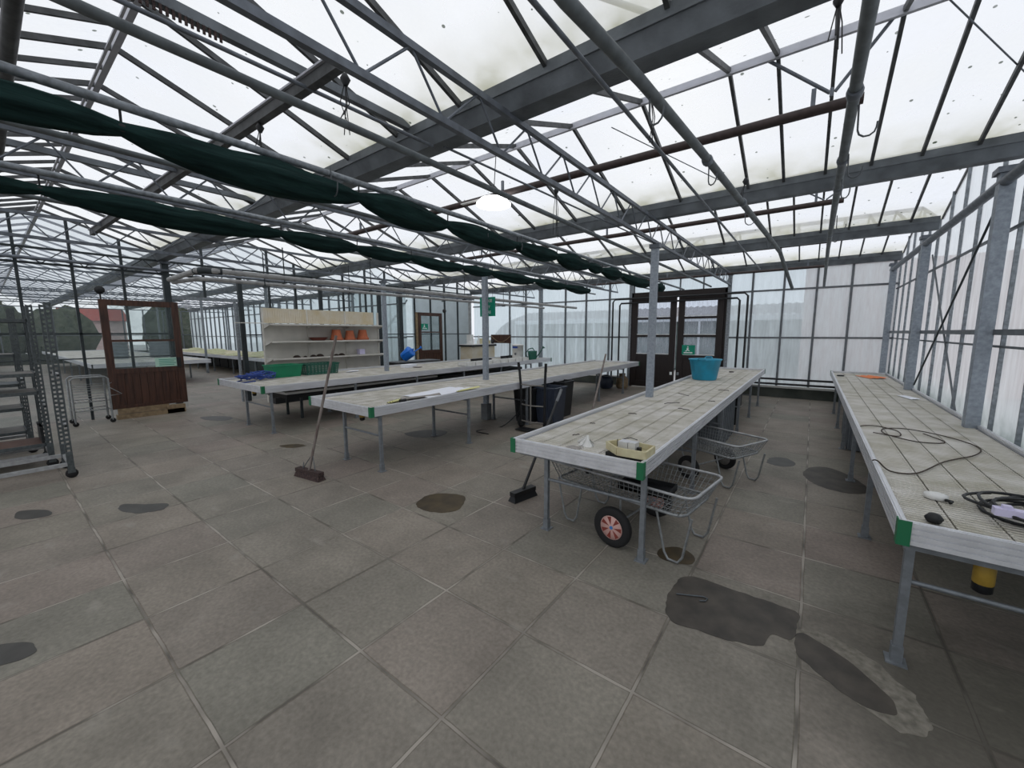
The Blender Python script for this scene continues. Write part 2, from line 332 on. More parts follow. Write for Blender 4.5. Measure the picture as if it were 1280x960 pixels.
# right wall ---------------------------------------------------------
wr = sroot('wall_right', (XR, 5, 0))
mb = MB()
for i in range(len(GY)-1):
    a, b = GY[i], GY[i+1]; c = (a+b)/2
    mb.add([(XR, a, 0), (XR, b, 0), (XR, b, ZE), (XR, c, ZR), (XR, a, ZE)], [(0, 1, 2, 3, 4)])
mb.build('glazing', 'side_glass', wr)
mb = MB(); y = GY[0]; k = 0
while y < YB:
    t = ((y-GY[0]) % 3.15)/3.15; top = ZE + (ZR-ZE)*(1-abs(2*t-1))
    mb.box(XR-.03, XR+.005, y-.010, y+.010, 0, top); mb.box(XR-.008, XR+.015, y+.04, y+.055, 0, top)
    y += .63; k += 1
mb.build('glazing_bar', 'galv', wr)
mb = MB(); mb.box(XR-.09, XR-.02, GY[0], YB, 1.585, 1.635); mb.box(XR-.05, XR-.02, GY[0], YB, 1.47, 1.49); mb.box(XR-.05, XR-.02, GY[0], YB, 2.52, 2.54)
mb.build('rail', 'mullion', wr)
MB().tube([(XR-.14, GY[0], 2.93), (XR-.14, YB, 2.93)], .045, 10).build('wall_tube', 'truss', wr)
MB().box(XR-.04, XR+.1, GY[0], YB, 0, .25).build('low_wall', 'concrete', wr)
# back wall ----------------------------------------------------------
wb = sroot('wall_back', (-5, YB, 0))
MX = [-10.1, -9.03, -8.3, -7.62, -6.68, -5.92, -5.12, -4.36, -1.84, -1.3, -.64, 0., .62, 1.30]
MB().quad((XP+.1, YB, .2), (-4.4, YB, .2), (-4.4, YB, ZG), (XP+.1, YB, ZG)).quad((-1.8, YB, .2), (XR, YB, .2), (XR, YB, ZG), (-1.8, YB, ZG)).quad((-4.4, YB, 2.72), (-1.8, YB, 2.72), (-1.8, YB, ZG), (-4.4, YB, ZG)).build('glazing', 'wall_glass', wb)
mb = MB()
for x in MX: mb.box(x-.022, x+.022, YB-.05, YB+.02, .15, ZG)
for x in (-3.74, -3.05, -2.45): mb.box(x-.014, x+.014, YB-.04, YB+.02, 2.7, ZG)
mb.build('glazing_bar', 'mullion', wb)
mb = MB()
for a, b in ((XP+.1, -4.36), (-1.84, XR)):
    mb.box(a, b, YB-.055, YB+.01, 1.46, 1.5)
mb.box(XP+.1, XR, YB-.055, YB+.01, 2.62, 2.66)
mb.build('rail', 'mullion', wb)
MB().box(XP, -4.4, YB-.08, YB+.06, 0, .24).box(-1.8, XR, YB-.08, YB+.06, 0, .24).build('low_wall', 'concrete', wb)
MB().box(-1.8, XR-.02, YB-.1, YB+.0, .24, .29).box(XP+.1, -4.4, YB-.1, YB, .24, .29).build('sill', 'white_plastic', wb)
# partition (left wall) ----------------------------------------------
wp = sroot('wall_left', (XP, 5, 0))
def top_at(y):
    t = ((y-GY[0]) % 3.15)/3.15; return ZE + (ZR-ZE)*(1-abs(2*t-1))
mb = MB()
for y0, y1, z0 in ((-5, 2.62, .02), (2.62, 3.74, 2.42), (3.74, YB, .02)):
    ys = [y0] + [g for gg in GY for g in (gg-1.575, gg, gg+1.575) if y0 < g < y1] + [y1]
    for a, b in zip(ys, ys[1:]): mb.quad((XP, a, z0), (XP, b, z0), (XP, b, top_at(b)-.02), (XP, a, top_at(a)-.02))
mb.build('glazing', 'partition_glass', wp)
mb = MB()
PY = [-2.2, -1.5, -.83, -.16, .49, 1.14, 1.81, 3.12, 4.45, 5.09, 6.43, 7.15, 7.85, 9.01, 9.72, 10.41, 11.08]
for y in PY: mb.box(XP-.03, XP+.03, y-.02, y+.02, 2.4 if y == 3.12 else 0, top_at(y)-.03)
mb.build('glazing_bar', 'mullion_dark', wp)
MB().box(XP-.03, XP+.03, -5, 2.5, 1.62, 1.65).box(XP-.02, XP+.02, -5, 2.5, 1.16, 1.18).box(XP-.03, XP+.03, 3.8, 11.8, 1.58, 1.61).build('rail', 'mullion_dark', wp)
MB().box(XP-.04, XP+.04, 2.5, 3.8, 2.36, 2.43).box(XP-.035, XP+.035, 3.66, 3.70, 0, 2.4).build('door_header', 'galv', wp)
MB().tube([(XP+.1, -3, 2.93), (XP+.1, YB, 2.93)], .03, 8).build('wall_tube', 'truss', wp)
# annexe walls
wa = sroot('wall_annex', (-22, 8.72, 0))
MB().quad((XP-.1, 8.72, .2), (XL, 8.72, .2), (XL, 8.72, ZG), (XP-.1, 8.72, ZG)).build('glazing', 'wall_glass', wa)
mb = MB(); x = XP-.5
while x > XL: mb.box(x-.02, x+.02, 8.66, 8.74, .1, ZG); x -= .74
mb.build('glazing_bar', 'mullion', wa); MB().box(XL, XP-.1, 8.66, 8.73, 1.46, 1.5).box(XL, XP-.1, 8.66, 8.73, 2.6, 2.64).build('rail', 'mullion', wa)
MB().box(XL, XP-.1, 8.64, 8.78, 0, .24).build('low_wall', 'concrete', wa)
we = sroot('wall_far', (XL, 2, 0))
MB().quad((XL, -6, .6), (XL, 8.72, .6), (XL, 8.72, ZG), (XL, -6, ZG)).build('glazing', 'partition_glass', we)
mb = MB(); y = -6
while y < 8.7: mb.box(XL-.03, XL+.03, y-.03, y+.03, .1, ZG); y += .95
mb.box(XL-.03, XL+.03, -6, 8.7, 1.55, 1.6); mb.build('glazing_bar', 'mullion', we)
MB().box(XL-.1, XL+.05, -6, 8.72, 0, .6).build('low_wall', 'concrete', we)

wl = sroot('wall_lobby', (-14.6, 10.3, 0))
MB().quad((-14.6, 8.8, 0), (-14.6, 12, 0), (-14.6, 12, 3.2), (-14.6, 8.8, 3.2)).build('glazing', 'wall_glass', wl)
mb = MB()
for k in range(6): mb.box(-14.63, -14.57, 8.8+k*.63, 8.83+k*.63, 0, 3.2)
mb.box(-14.63, -14.57, 8.8, 12, 1.45, 1.5).bar((-14.56, 9.0, .1), (-14.56, 11.6, 3.1), .05, .05).build('glazing_bar', 'mullion', wl)
MB().box(-14.6, XP-.1, 11.9, 11.94, 0, 3.2).build('back_panel', 'poly_white', wl)
MB().quad((-14.6, 8.72, 3.25), (XP, 8.72, 3.25), (XP, 12, 3.25), (-14.6, 12, 3.25)).build('roof_glazing', 'roof_glass_annex', wl)
# roof -----------------------------------------------------------------
bars_main = [1.06, .70, .34, -.02, -.38] + [-.72-.74*i for i in range(14)]
def ridge_line(i): return (GY[i]+GY[i+1])/2
for i in range(-1, 4):
    if i == -1: a, b = -3.88, GY[0]
    else: a, b = GY[i], GY[i+1]
    c = (a+b)/2
    cl = sroot('ceiling', (-5, c, 3.5))
    MB().quad((XR, a, ZE), (XR, c, ZR), (XP, c, ZR), (XP, a, ZE)).quad((XR, b, ZE), (XP, b, ZE), (XP, c, ZR), (XR, c, ZR)).build('roof_glazing', 'roof_glass', cl)
    mb = MB()
    for x in bars_main + [XR, XP]:
        for ye in (a, b): mb.bar((x, ye+(.06 if ye < c else -.06), ZE-.005), (x, c, ZR-.03), .026, .04)
        if i == 0 and x < -.5 and x > XP+.5: mb.bar((x-.37, a+.06, ZE-.005), (x-.37, c, ZR-.03), .022, .035)
    mb.build('glazing_bar', 'bar' if i >= 0 else 'ridge', cl)
    MB().bar((XR, c, ZR-.03), (XP, c, ZR-.03), .04, .055).bar((XR, c-.05, ZR-.075), (XP, c-.05, ZR-.075), .016, .016).build('ridge_bar', 'ridge', cl)
    if i <= 2:
        ca = sroot('ceiling', (-22, c, 3.5))
        MB().quad((XP, a, ZE), (XP, c, ZR), (XL, c, ZR), (XL, a, ZE)).quad((XP, b, ZE), (XL, b, ZE), (XL, c, ZR), (XP, c, ZR)).build('roof_glazing', 'roof_glass_annex', ca)
        mb = MB(); x = XP-.74
        while x > XL:
            for ye in (a, b): mb.bar((x, ye, ZE), (x, c, ZR-.03), .03, .04)
            x -= .74
        mb.build('glazing_bar', 'ridge', ca); MB().bar((XP, c, ZR-.03), (XL, c, ZR-.03), .05, .06).build('ridge_bar', 'ridge', ca)
# gutters
gname = ['nearest, passing just behind the camera', 'broad one running over the near ends of the benches', 'second one, crossing above the two free-standing posts', 'third one, close in front of the back bay', 'last one, along the top of the back wall']
for i, gy in enumerate(GY):
    big = 1.25 if i == 1 else .95
    x1 = XR-.03
    prof = [(-.10*big, ZE+.03), (-.10*big, ZE-.03), (-.06*big, ZG), (.06*big, ZG), (.10*big, ZE-.03), (.10*big, ZE+.03), (.088*big, ZE+.03), (.05*big, ZG+.02), (-.05*big, ZG+.02), (-.088*big, ZE+.03)]
    def gut(xa, xb):
        mb = MB(); n = len(prof)
        vs = [(x, gy+p, z) for x in (xa, xb) for p, z in prof]
        mb.add(vs, [(k, (k+1) % n, n+(k+1) % n, n+k) for k in range(n)]+[(0, 1, 2, 3, 4, 5, 6, 7, 8, 9), tuple(range(10, 20))[::-1]])
        mb.box(min(xa, xb), max(xa, xb), gy-.105*big, gy-.085*big, ZE-.045, ZE-.03); mb.box(min(xa, xb), max(xa, xb), gy+.085*big, gy+.105*big, ZE-.045, ZE-.03)
        return mb
    o = gut(x1, XP).build('trim_%d' % (i+1), 'gutter', loc=(-5, gy, ZG)); struct(o, 'steel roof gutter, the ' + gname[i])
    if i < 4:
        o = gut(XP-.02, XL).build('trim_%d' % (i+6), 'gutter', loc=(-22, gy, ZG)); struct(o)

# trusses ----------------------------------------------------------------
def truss(x, y0, y1, label, group=None, m='truss', zt=3.11, zb=2.83):
    t = thing('lattice_truss', label, 'truss', (x, (y0+y1)/2, zb), group=group)
    MB().bar((x, y0, zt), (x, y1, zt), .036, .038).build('top_chord', m, t)
    MB().bar((x, y0, zb), (x, y1, zb), .036, .038).build('bottom_chord', m, t)
    mb = MB(); y = y0; k = 0
    while y < y1-.2:
        mb.tube([(x, y, zb), (x, y+.30, zt)], .008, 5).tube([(x, y+.30, zt), (x, y+.53, zb)], .008, 5); y += .53
    mb.build('web_rod', m, t); return t
truss(-1.79, -2.5, YB-.1, 'grey steel lattice girder overhead, resting on the post beside the double door')
truss(-4.84, -2.5, YB-.1, 'steel lattice girder overhead, resting on the post with the green hanging sign', zt=3.13)
truss(-7.88, -2.5, YB-.1, 'steel lattice girder overhead, resting on the post at the right end of the white shelving')
for x in (-14, -17.1, -20.2, -23.3, -27):
    truss(x, -5, 8.6, 'steel lattice girder seen through the glass partition in the far glasshouse', 'girders of the glasshouse beyond the partition')
truss(XP+.02, -4, YB-.1, 'steel lattice girder along the top of the glass partition', zt=3.12, zb=2.86, m='mullion_dark')
# posts --------------------------------------------------------------------
def post(x, y, label, w=.09, d=.07, m='galv_post', ztop=3.12, cat='post', foot=True, group=None):
    t = thing('steel_post', label, cat, (x, y, 0), group=group)
    mb = MB(); mb.box(x-w/2, x+w/2, y-d/2, y+d/2, .0, ztop).build('shaft', m, t)
    MB().box(x-w*.75, x+w*.75, y-d*.8, y+d*.8, ztop-.05, ztop-.0).build('head_plate', 'truss', t)
    if foot: MB().box(x-.075, x+.075, y-.065, y+.065, 0, .30).build('foot_sleeve', 'tub_grey' if m == 'galv_post' else m, t)
    return t
post(-1.79, 5.62, 'galvanised square post rising between the second and third benches in front of the brown doors', ztop=2.80, foot=False)
post(-4.84, 5.62, 'galvanised post between the two left benches, green sign behind it', ztop=2.80)
post(-7.88, 5.62, 'galvanised post at the right end of the white shelving unit', ztop=2.80)
post(-1.80, YB-.1, 'thin steel post at the right of the brown double door', .08, .06, 'galv', foot=False)
post(-4.42, YB-.1, 'thin steel post at the left of the brown double door', .08, .06, 'galv', foot=False)
post(-7.62, YB-.12, 'steel post on the back wall beside the dark green watering can', .09, .07, 'galv', foot=False)
for (y, l) in ((5.60, 'tall mottled galvanised post on the right wall, nearest the camera'), (8.72, 'galvanised post on the right wall, second from the camera'), (11.78, 'galvanised post in the back right corner of the glasshouse')):
    post(1.27, y, l, .10, .10, 'galv_post', 3.05, foot=False)
post(XP+.02, 2.46, 'dark steel post of the glass partition just right of the brown sliding door', .11, .11, 'mullion_dark', foot=False)
post(XP+.02, 3.80, 'dark steel post of the glass partition left of the white shelving', .09, .09, 'mullion_dark', foot=False)
post(XP+.02, 5.74, 'dark steel post of the glass partition behind the shelving', .08, .08, 'mullion_dark', foot=False)
post(XP+.02, 8.42, 'dark steel post of the glass partition left of the far brown door', .09, .09, 'mullion_dark', foot=False)
post(XP+.02, 7.60, 'dark steel partition post behind the light galvanised post', .10, .09, 'mullion_dark', foot=False)
post(XP+.06, YB-.2, 'whitish post where the glass partition meets the back wall', .08, .08, 'pipe_lag', foot=False)
for x in (-14, -20.2, -27):
    post(x, 5.6, 'grey post standing in the far glasshouse behind the partition', .09, .07, 'galv', foot=False, group='posts of the glasshouse beyond the partition')
    post(x, 8.6, 'grey post against the far glasshouse end wall', .09, .07, 'galv', foot=False, group='end-wall posts of the far glasshouse')
# wall braces
def rod(name, pts, r, label, cat, m='truss', group=None):
    pts = [Vector(p) for p in pts]; o = MB().tube(pts, r, 7).build(name, m, loc=tuple(pts[0])); return tag(o, label, cat, group)
rod('brace_rod', [(1.31, 5.68, 2.98), (1.31, 8.62, .80)], .011, 'dark diagonal brace rod on right wall, falling away from the near post', 'brace', 'mullion_dark')
rod('brace_rod', [(1.34, 8.66, 2.75), (1.34, 6.3, .55)], .010, 'grey diagonal brace rod on right wall, falling towards the near post', 'brace', 'mullion')

# overhead tubes along the benches ------------------------------------------
def pipe(pts, r, label, m='pipe_grey', collars=(), cat='pipe'):
    pts = [Vector(p) for p in pts]; t = thing('overhead_pipe', label, cat, tuple(pts[0]))
    MB().tube(pts, r, 10).build('tube', m, t)
    for c in collars: MB().lathe(c, [(r*1.15, -.03), (r*1.35, -.02), (r*1.35, .02), (r*1.15, .03)], 10, 'y').build('collar', 'truss', t)
    return t
ZT = 2.74
pipe([(-2.10, -1.5, ZT), (-2.10, 11.0, ZT)], .021, 'grey overhead tube, third from the right among those running along the benches')
pipe([(-2.81, -1.5, ZT), (-2.81, 11.3, ZT)], .022, 'light grey overhead tube carrying the nearer green netting', 'galv')
pipe([(-4.37, -1.5, ZT), (-4.37, 9.6, ZT)], .022, 'light grey overhead tube carrying the farther green netting', 'galv')
pipe([(-3.55, -1.5, ZT+.02), (-3.55, 11, ZT+.02)], .018, 'slim overhead tube between the two green nettings')
pipe([(-5.2, -1.5, ZT), (-5.2, 11, ZT)], .018, 'slim overhead tube just beyond the farther green netting')
pipe([(-.76, -1, 2.66), (-.741, 1.29, 2.72), (-.714, 1.93, 2.76), (-.664, 2.94, 2.78), (-.621, 3.94, 2.79), (-.529, 5.94, 2.79), (-.456, 6.91, 2.74), (-.345, 8.5, 2.37)], .026, 'thick dirty grey watering pipe sagging at its far end above the aisle', collars=[(-.66, 3.1, 2.78), (-.60, 4.3, 2.79)])
pipe([(.075, -1, 2.70), (.075, 4.9, 2.78), (.09, 7.9, 2.88), (.12, 11.4, 2.62)], .025, 'thick lumpy pipe running overhead toward the back right corner', collars=[(.075, 2.6, 2.74), (.075, 3.6, 2.76), (.077, 4.3, 2.77), (.085, 6.6, 2.84)])
rod('support_rod', [(-.86, -.6, 2.76), (-.86, 5.5, 2.76), (-.86, 8.7, 2.76)], .011, 'thin steel rod overhead, just left of the sagging watering pipe', 'rod')
rod('support_rod', [(-2.66, -.8, 3.12), (-2.50, 2.3, 3.08)], .012, 'thin rod alongside the toothed channel near the top left', 'rod')
rod('support_rod', [(-2.5, 2.42, 3.12), (-2.2, 8.66, 3.12)], .010, 'thin rod continuing beyond the broad gutter from the toothed channel', 'rod')
# vent shafts (brown pipes across)
def cross(y, z, x0, x1, r, label, m='pipe_brown', y2=None):
    t = thing('vent_shaft', label, 'pipe', (x0, y, z)); MB().tube([(x0, y, z), (x1, y2 if y2 is not None else y, z)], r, 10).build('shaft', m, t)
    x = x0-.3
    while x > x1: MB().box(x-.015, x+.015, y-.012, y+.012, z, z+.16).build('bracket', 'truss', t); x -= 3.05
    return t
cross(4.05, 3.31, .17, -7.6, .038, 'dark brown pipe crossing overhead, the nearest of the brown crossing pipes', y2=4.0)
cross(7.1, 3.36, .2, -7.2, .036, 'dark brown pipe crossing overhead, second of the brown crossing pipes')
cross(10.2, 3.38, .12, -7, .034, 'dark brown pipe crossing overhead, third of the brown crossing pipes')
cross(11.3, 3.05, .1, -6.9, .03, 'dark brown pipe crossing just in front of the back wall')
cross(.27, 3.25, -2.2, -6.6, .036, 'dark crossing pipe in the top left corner of the picture', 'bar')
t = thing('cross_channel', 'dark square steel channel slung across the roof near the top left, end cut open', 'channel', (-2.23, 1.37, 3.1))
MB().bar((-2.23, 1.37, 3.12), (-8.6, 1.15, 3.10), .05, .065).build('channel', 'bar', t)
MB().bar((-2.23, 1.345, 3.16), (-8.6, 1.125, 3.14), .03, .012).build('top_lip', 'ridge', t)
t = thing('toothed_channel', 'green-grey perforated channel with a comb of dark teeth near the top left', 'channel', (-2.79, 1, 3.31))
MB().bar((-2.79, -1.2, 3.31), (-2.79, 2.3, 3.31), .05, .055).build('channel', 'gutter', t)
mb = MB(); y = -.4
while y < 1.0: mb.box(-2.775, -2.765, y, y+.012, 3.24, 3.29); y += .026
cap(mb.build('teeth', 'bristle', t), 'row of dark brush-like teeth')
t = thing('steel_channel', 'green-grey channel overhead in line with the third girder, far left', 'channel', (-5.85, 1, 3.32))
MB().bar((-5.85, -1.2, 3.32), (-5.85, 2.3, 3.32), .05, .055).build('channel', 'gutter', t)
# diagonal roof braces
rod('roof_stay', [(-.46, 4.05, 3.80), (-.03, 4.05, 3.41)], .013, 'left arm of the V-shaped stays holding the nearest brown crossing pipe', 'stay')
rod('roof_stay', [(.30, 4.05, 3.80), (.0, 4.05, 3.41)], .013, 'right arm of the V-shaped stays holding the nearest brown crossing pipe', 'stay')
rod('roof_stay', [(-.02, 3.98, 3.41), (-.02, 3.98, 3.35)], .012, 'short link joining the V-shaped stays to the nearest brown crossing pipe', 'stay')
rod('roof_stay', [(-.33, 7.1, 3.62), (-.01, 7.1, 3.40)], .010, 'left arm of the V-shaped stays over the second brown crossing pipe', 'stay')
rod('roof_stay', [(.31, 7.1, 3.62), (.01, 7.1, 3.40)], .010, 'right arm of the V-shaped stays over the second brown crossing pipe', 'stay')
rod('roof_stay', [(-1.25, 2.32, 3.62), (-.79, 2.36, 3.30)], .016, 'short light stay from the girder to the broad gutter at the top', 'stay', 'galv')
rod('roof_wire', [(.55, 4.0, 3.75), (1.15, 4.9, 3.5)], .005, 'thin wire crossing the roof panes at the top right', 'wire')
rod('roof_wire', [(-1.8, 4.1, 3.7), (-1.0, 5.3, 3.36)], .005, 'thin wire across the roof panes left of the sagging pipe', 'wire')
# heat pipes on the left
t = thing('heating_pipe', 'pale lagged heating pipe, the upper of the two running to the back wall', 'pipe', (-6.1, 1.72, 2.4))
MB().tube([(-7.45, 1.72, 2.40), (-6.22, 1.72, 2.41), (-6.1, 1.86, 2.41), (-6.08, 11.5, 2.40)], .034, 10).build('tube', 'pipe_lag', t)
MB().tube([(-6.30, 1.72, 2.41), (-6.15, 1.76, 2.41), (-6.1, 1.95, 2.41)], .042, 10).build('elbow', 'mullion_dark', t)
t2 = thing('heating_pipe', 'pale lagged heating pipe, the lower of the two running to the back wall', 'pipe', (-6.75, 1.9, 2.38))
MB().tube([(-7.4, 1.75, 2.36), (-6.85, 1.9, 2.38), (-6.78, 2.1, 2.38), (-6.72, 10.6, 2.38)], .028, 10).build('tube', 'pipe_lag', t2)
for tt, x in ((t, -6.09), (t2, -6.75)):
    for y in (2.7, 4.1, 6.4, 8.6): MB().tube([(x, y, 2.83), (x, y, 2.34)], .008, 5).box(x-.05, x+.05, y-.015, y+.015, 2.33, 2.35).build('hanger', 'mullion_dark', tt)
# black pipes round the doors and along the foot of the back wall
def bp(pts, r, label): return rod('heating_pipe', pts, r, label, 'pipe', 'black')
def bend(p): return p
bp([(-4.90, 11.62, .02), (-4.90, 11.62, 2.52), (-4.84, 11.62, 2.60), (-1.44, 11.62, 2.60), (-1.36, 11.62, 2.52), (-1.36, 11.62, .02)], .026, 'black pipe looping over the brown double door, the outer one')
bp([(-4.70, 11.66, .02), (-4.70, 11.66, 2.42), (-4.66, 11.66, 2.48), (-1.60, 11.66, 2.48), (-1.54, 11.66, 2.42), (-1.54, 11.66, .02)], .026, 'black pipe looping over the brown double door, the inner one')
bp([(-1.25, 11.70, .47), (1.25, 11.70, .47)], .026, 'black pipe along the foot of the back wall, the upper one')
bp([(-1.25, 11.70, .35), (1.25, 11.70, .35)], .026, 'black pipe along the foot of the back wall, the lower one')

# green netting ----------------------------------------------------------------
def netting(x, z, ties, rmax, label):
    t = thing('shade_netting', label, 'netting', (x, ties[0], z)); pts = []; rs = []
    for a, b in zip(ties, ties[1:]):
        n = 14
        for i in range(n):
            u = i/n; s = math.sin(PI*u)**.7
            nn = noise.noise(Vector((a+u*(b-a), x, 0))*3)
            pts.append((x+nn*.02, a+u*(b-a), z-.03*s*min(1, (b-a)/1.2)+nn*.01)); rs.append(.03+(rmax*min(1, .55+(b-a)/2.2)-.03)*s*(1+nn*.3))
    pts.append((x, ties[-1], z)); rs.append(.03)
    mb = MB().tube(pts, rs, 18)
    for i in range(len(mb.v)):
        v = mb.v[i]; k = (i % 18)
        c = Vector((x, v.y, z)); q = v-c; mb.v[i] = c+q*(1+.20*math.sin(k*2.1+v.y*1.5))
    mb.build('netting_bundle', 'netting', t)
    for y in ties: MB().tube([(x, y, z-.03), (x+.01, y, z+.12)], .006, 5).lathe((x, y, z), [(.026, -.012), (.026, .012)], 8, 'y').build('tie', 'black', t)
    return t
netting(-2.82, 2.635, [-.9, .53, 1.83, 2.75, 3.85, 4.75, 5.7, 6.2, 7.0, 8.6, 9.6], .090, 'dark green shade netting gathered in a tied roll, the nearer and thicker of the two')
netting(-4.40, 2.63, [-1.2, .36, 1.95, 2.8, 3.6, 4.6, 5.3, 6.6, 7.8, 9.0], .082, 'dark green shade netting gathered in a tied roll, the farther of the two')

# hooks and twine -------------------------------------------------------------
def hook(x, y, z, s, label, group='wire hooks hanging from the overhead pipes'):
    pts = [(0, 0, 0), (.004, 0, -.10*s)] + [(.03*s*(1-math.cos(a))+.004, 0, -.10*s-.03*s*math.sin(a)) for a in [PI*.2*i for i in range(1, 6)]]
    pts.append((.065*s, 0, -.08*s)); mb = MB().tube(pts, .0045, 6); m = Matrix.Rotation(random.uniform(-1, 1), 4, 'Z')
    mb.v = [m @ v for v in mb.v]; o = mb.build('wire_hook', 'hook', local=True); o.location = (x, y, z); tag(o, label, 'hook', group); return o
for p in ((-.71, 2.05, 2.77), (-.66, 3.15, 2.79), (-.60, 4.5, 2.80), (-.53, 5.9, 2.80)): hook(*p, 1.3, 'bent wire hook hanging from the sagging watering pipe', 'wire hooks on the sagging pipe')
for p in ((.10, 2.75, 2.74), (.10, 3.5, 2.76), (.09, 4.0, 2.76), (.11, 5.4, 2.8), (.11, 6.3, 2.84)): hook(*p, 1.2, 'bent wire hook hooked on the lumpy right-hand pipe', 'wire hooks on the lumpy pipe')
hook(-2.79, 1.45, 2.78, 1.6, 'pale S-shaped hook on the tube just above the nearer netting', None) if False else hook(-2.79, 1.6, 2.78, 1.6, 'bent wire hook on the tube above the nearer green netting', 'wire hooks above the nearer netting')
for p in ((-2.79, 3.3, 2.74), (-2.79, 3.9, 2.74)): hook(*p, 1.3, 'bent wire hook on the tube above the nearer green netting', 'wire hooks above the nearer netting')
def twine(x, y, z, n, L, label):
    mb = MB()
    for k in range(n):
        a = random.uniform(-.03, .03); b = random.uniform(-.03, .03)
        mb.tube([(x, y, z), (x+a, y+b, z-L*.4), (x+a*1.5, y-b, z-L*random.uniform(.6, 1))], .003, 4)
    mb.lathe((x, y, z), [(.012, -.03), (.028, 0), (.012, .03)], 7); tag(mb.build('twine_knot', 'black', loc=(x, y, z)), label, 'twine')
twine(-2.12, 1.33, 2.98, 5, .28, 'black twine and wire tied where the square channel meets a tube')
twine(-3.2, 1.33, 3.05, 4, .30, 'black twine hanging from the square channel above the netting')
twine(-2.12, 3.55, 3.0, 5, .45, 'knotted black twine hanging above the middle tube, left of the white lamp')
twine(-.02, 2.9, 3.35, 4, .30, 'black twine bunch dangling from the stay at the top right')
twine(-.86, 2.5, 3.0, 3, .30, 'frayed string hanging at the broad gutter beside the sagging pipe')
twine(-.6, 4.4, 3.0, 3, .22, 'short dark string hanging above the sagging pipe')
# lamp
t = thing('pendant_lamp', 'round white lamp glowing under the roof left of centre', 'lamp', (-3.22, 3.92, 3.16))
MB().lathe((-3.22, 3.92, 3.16), [(.02, .10), (.16, .07), (.21, .02), (.21, 0), (.01, -.01)], 28).build('lamp_shade', 'lamp', t)
MB().tube([(-3.22, 3.92, 3.25), (-3.22, 3.98, 3.8)], .005, 6).build('cord', 'black', t)
MB().box(-3.75, -3.25, 3.90, 3.94, 3.262, 3.275).build('mounting_strip', 'white_plastic', t)

# ================================================================== DOORS
def text_mesh(s, size, mat_, parent, mx, name='lettering'):
    cu = bpy.data.curves.new('t', 'FONT'); cu.body = s; cu.size = size; cu.align_x = 'CENTER'; cu.align_y = 'CENTER'; cu.extrude = .001
    o = bpy.data.objects.new('t', cu); C.objects.link(o); bpy.context.view_layer.update()
    me = bpy.data.meshes.new_from_object(o.evaluated_get(bpy.context.evaluated_depsgraph_get())); bpy.data.objects.remove(o)
    me.transform(WM.get(parent.name, Matrix()).inverted() @ mx); me.materials.clear(); me.materials.append(M[mat_])
    n = bpy.data.objects.new(name, me); C.objects.link(n); n.parent = parent; return n
def plane_mx(c, facing):   # text plane facing -y ('-y') or +x ('+x')
    if facing == '-y': return Matrix.Translation(c) @ Matrix.Rotation(PI/2, 4, 'X')
    return Matrix.Translation(c) @ Matrix.Rotation(PI/2, 4, 'Z') @ Matrix.Rotation(PI/2, 4, 'X')
# back double door
for n, (x0, x1) in enumerate(((-4.34, -3.09), (-3.03, -1.90))):
    d = sroot('door_%d' % (n+1), ((x0+x1)/2, 11.8, 0)); Y0, Y1 = 11.74, 11.80
    mb = MB(); fw = .16
    mb.box(x0, x0+fw, Y0, Y1, .03, 2.66).box(x1-fw, x1, Y0, Y1, .03, 2.66).box(x0+fw, x1-fw, Y0+.002, Y1-.002, 2.50, 2.66)
    for z in (1.52, 2.02): mb.box(x0+fw, x1-fw, Y0+.002, Y1-.002, z-.03, z+.03)
    mb.box(x0+fw, x1-fw, Y0+.002, Y1-.002, .9, .99).box(x0+fw, x1-fw, Y0+.002, Y1-.002, .03, .2); mb.build('frame', 'wood_dark', d)
    MB().box(x0+.02, x1-.02, Y0+.02, Y1-.02, .1, .95).build('panel', 'wood_dark', d)
    MB().box(x0+fw-.01, x1-fw+.01, Y0+.027, Y0+.033, .98, 2.52).build('pane', 'door_glass', d)
    MB().box(x0+fw, x1-fw, Y0-.004, Y0+.012, 2.06, 2.075).box(x0+fw, x1-fw, Y0-.004, Y0+.012, 1.555, 1.57).box(x0+fw, x1-fw, Y0-.004, Y0+.012, 1.0, 1.015).build('bead', 'white_plastic', d)
    MB().box(x1-.1 if n == 0 else x0+.03, x1-.04 if n == 0 else x0+.09, Y0-.02, Y0, .42, .5).build('lock_plate', 'sign_white' if n == 0 else 'galv', d)
df = sroot('trim_11', (-3.1, 11.86, 0)); MB().box(-4.40, -4.33, 11.80, 11.88, 0, 2.76).box(-1.90, -1.83, 11.80, 11.88, 0, 2.76).box(-4.40, -1.83, 11.80, 11.88, 2.66, 2.78).build('door_frame', 'wood_dark', df)
def exit_sign(c, w, h, facing, label):
    s = thing('exit_sign', label, 'sign', c)
    wx = plane_mx(c, facing)
    MB().box(-w/2, w/2, -h/2, h/2, -.004, .0, wx).build('sign_plate', 'sign_green', s)
    mb = MB()   # running figure heading to a doorway, with arrow
    mb.lathe((0, 0, 0), [(h*.07, .001), (h*.07, .003)], 12, 'z', wx @ Matrix.Translation((-w*.05, h*.30, 0)))
    mb.prism([(-w*.12, h*.20), (w*.02, h*.20), (w*.0, h*.0), (w*.12, -h*.12), (w*.06, -h*.16), (-w*.06, -h*.04), (-w*.12, -h*.18), (-w*.26, -h*.16), (-w*.24, -h*.1), (-w*.15, -h*.1)], .001, .003, wx)
    mb.prism([(-w*.35, -h*.26), (w*.2, -h*.26), (w*.2, -h*.21), (w*.36, -h*.31), (w*.2, -h*.41), (w*.2, -h*.36), (-w*.35, -h*.36)], .001, .003, wx)
    mb.build('pictogram', 'sign_white', s); return s
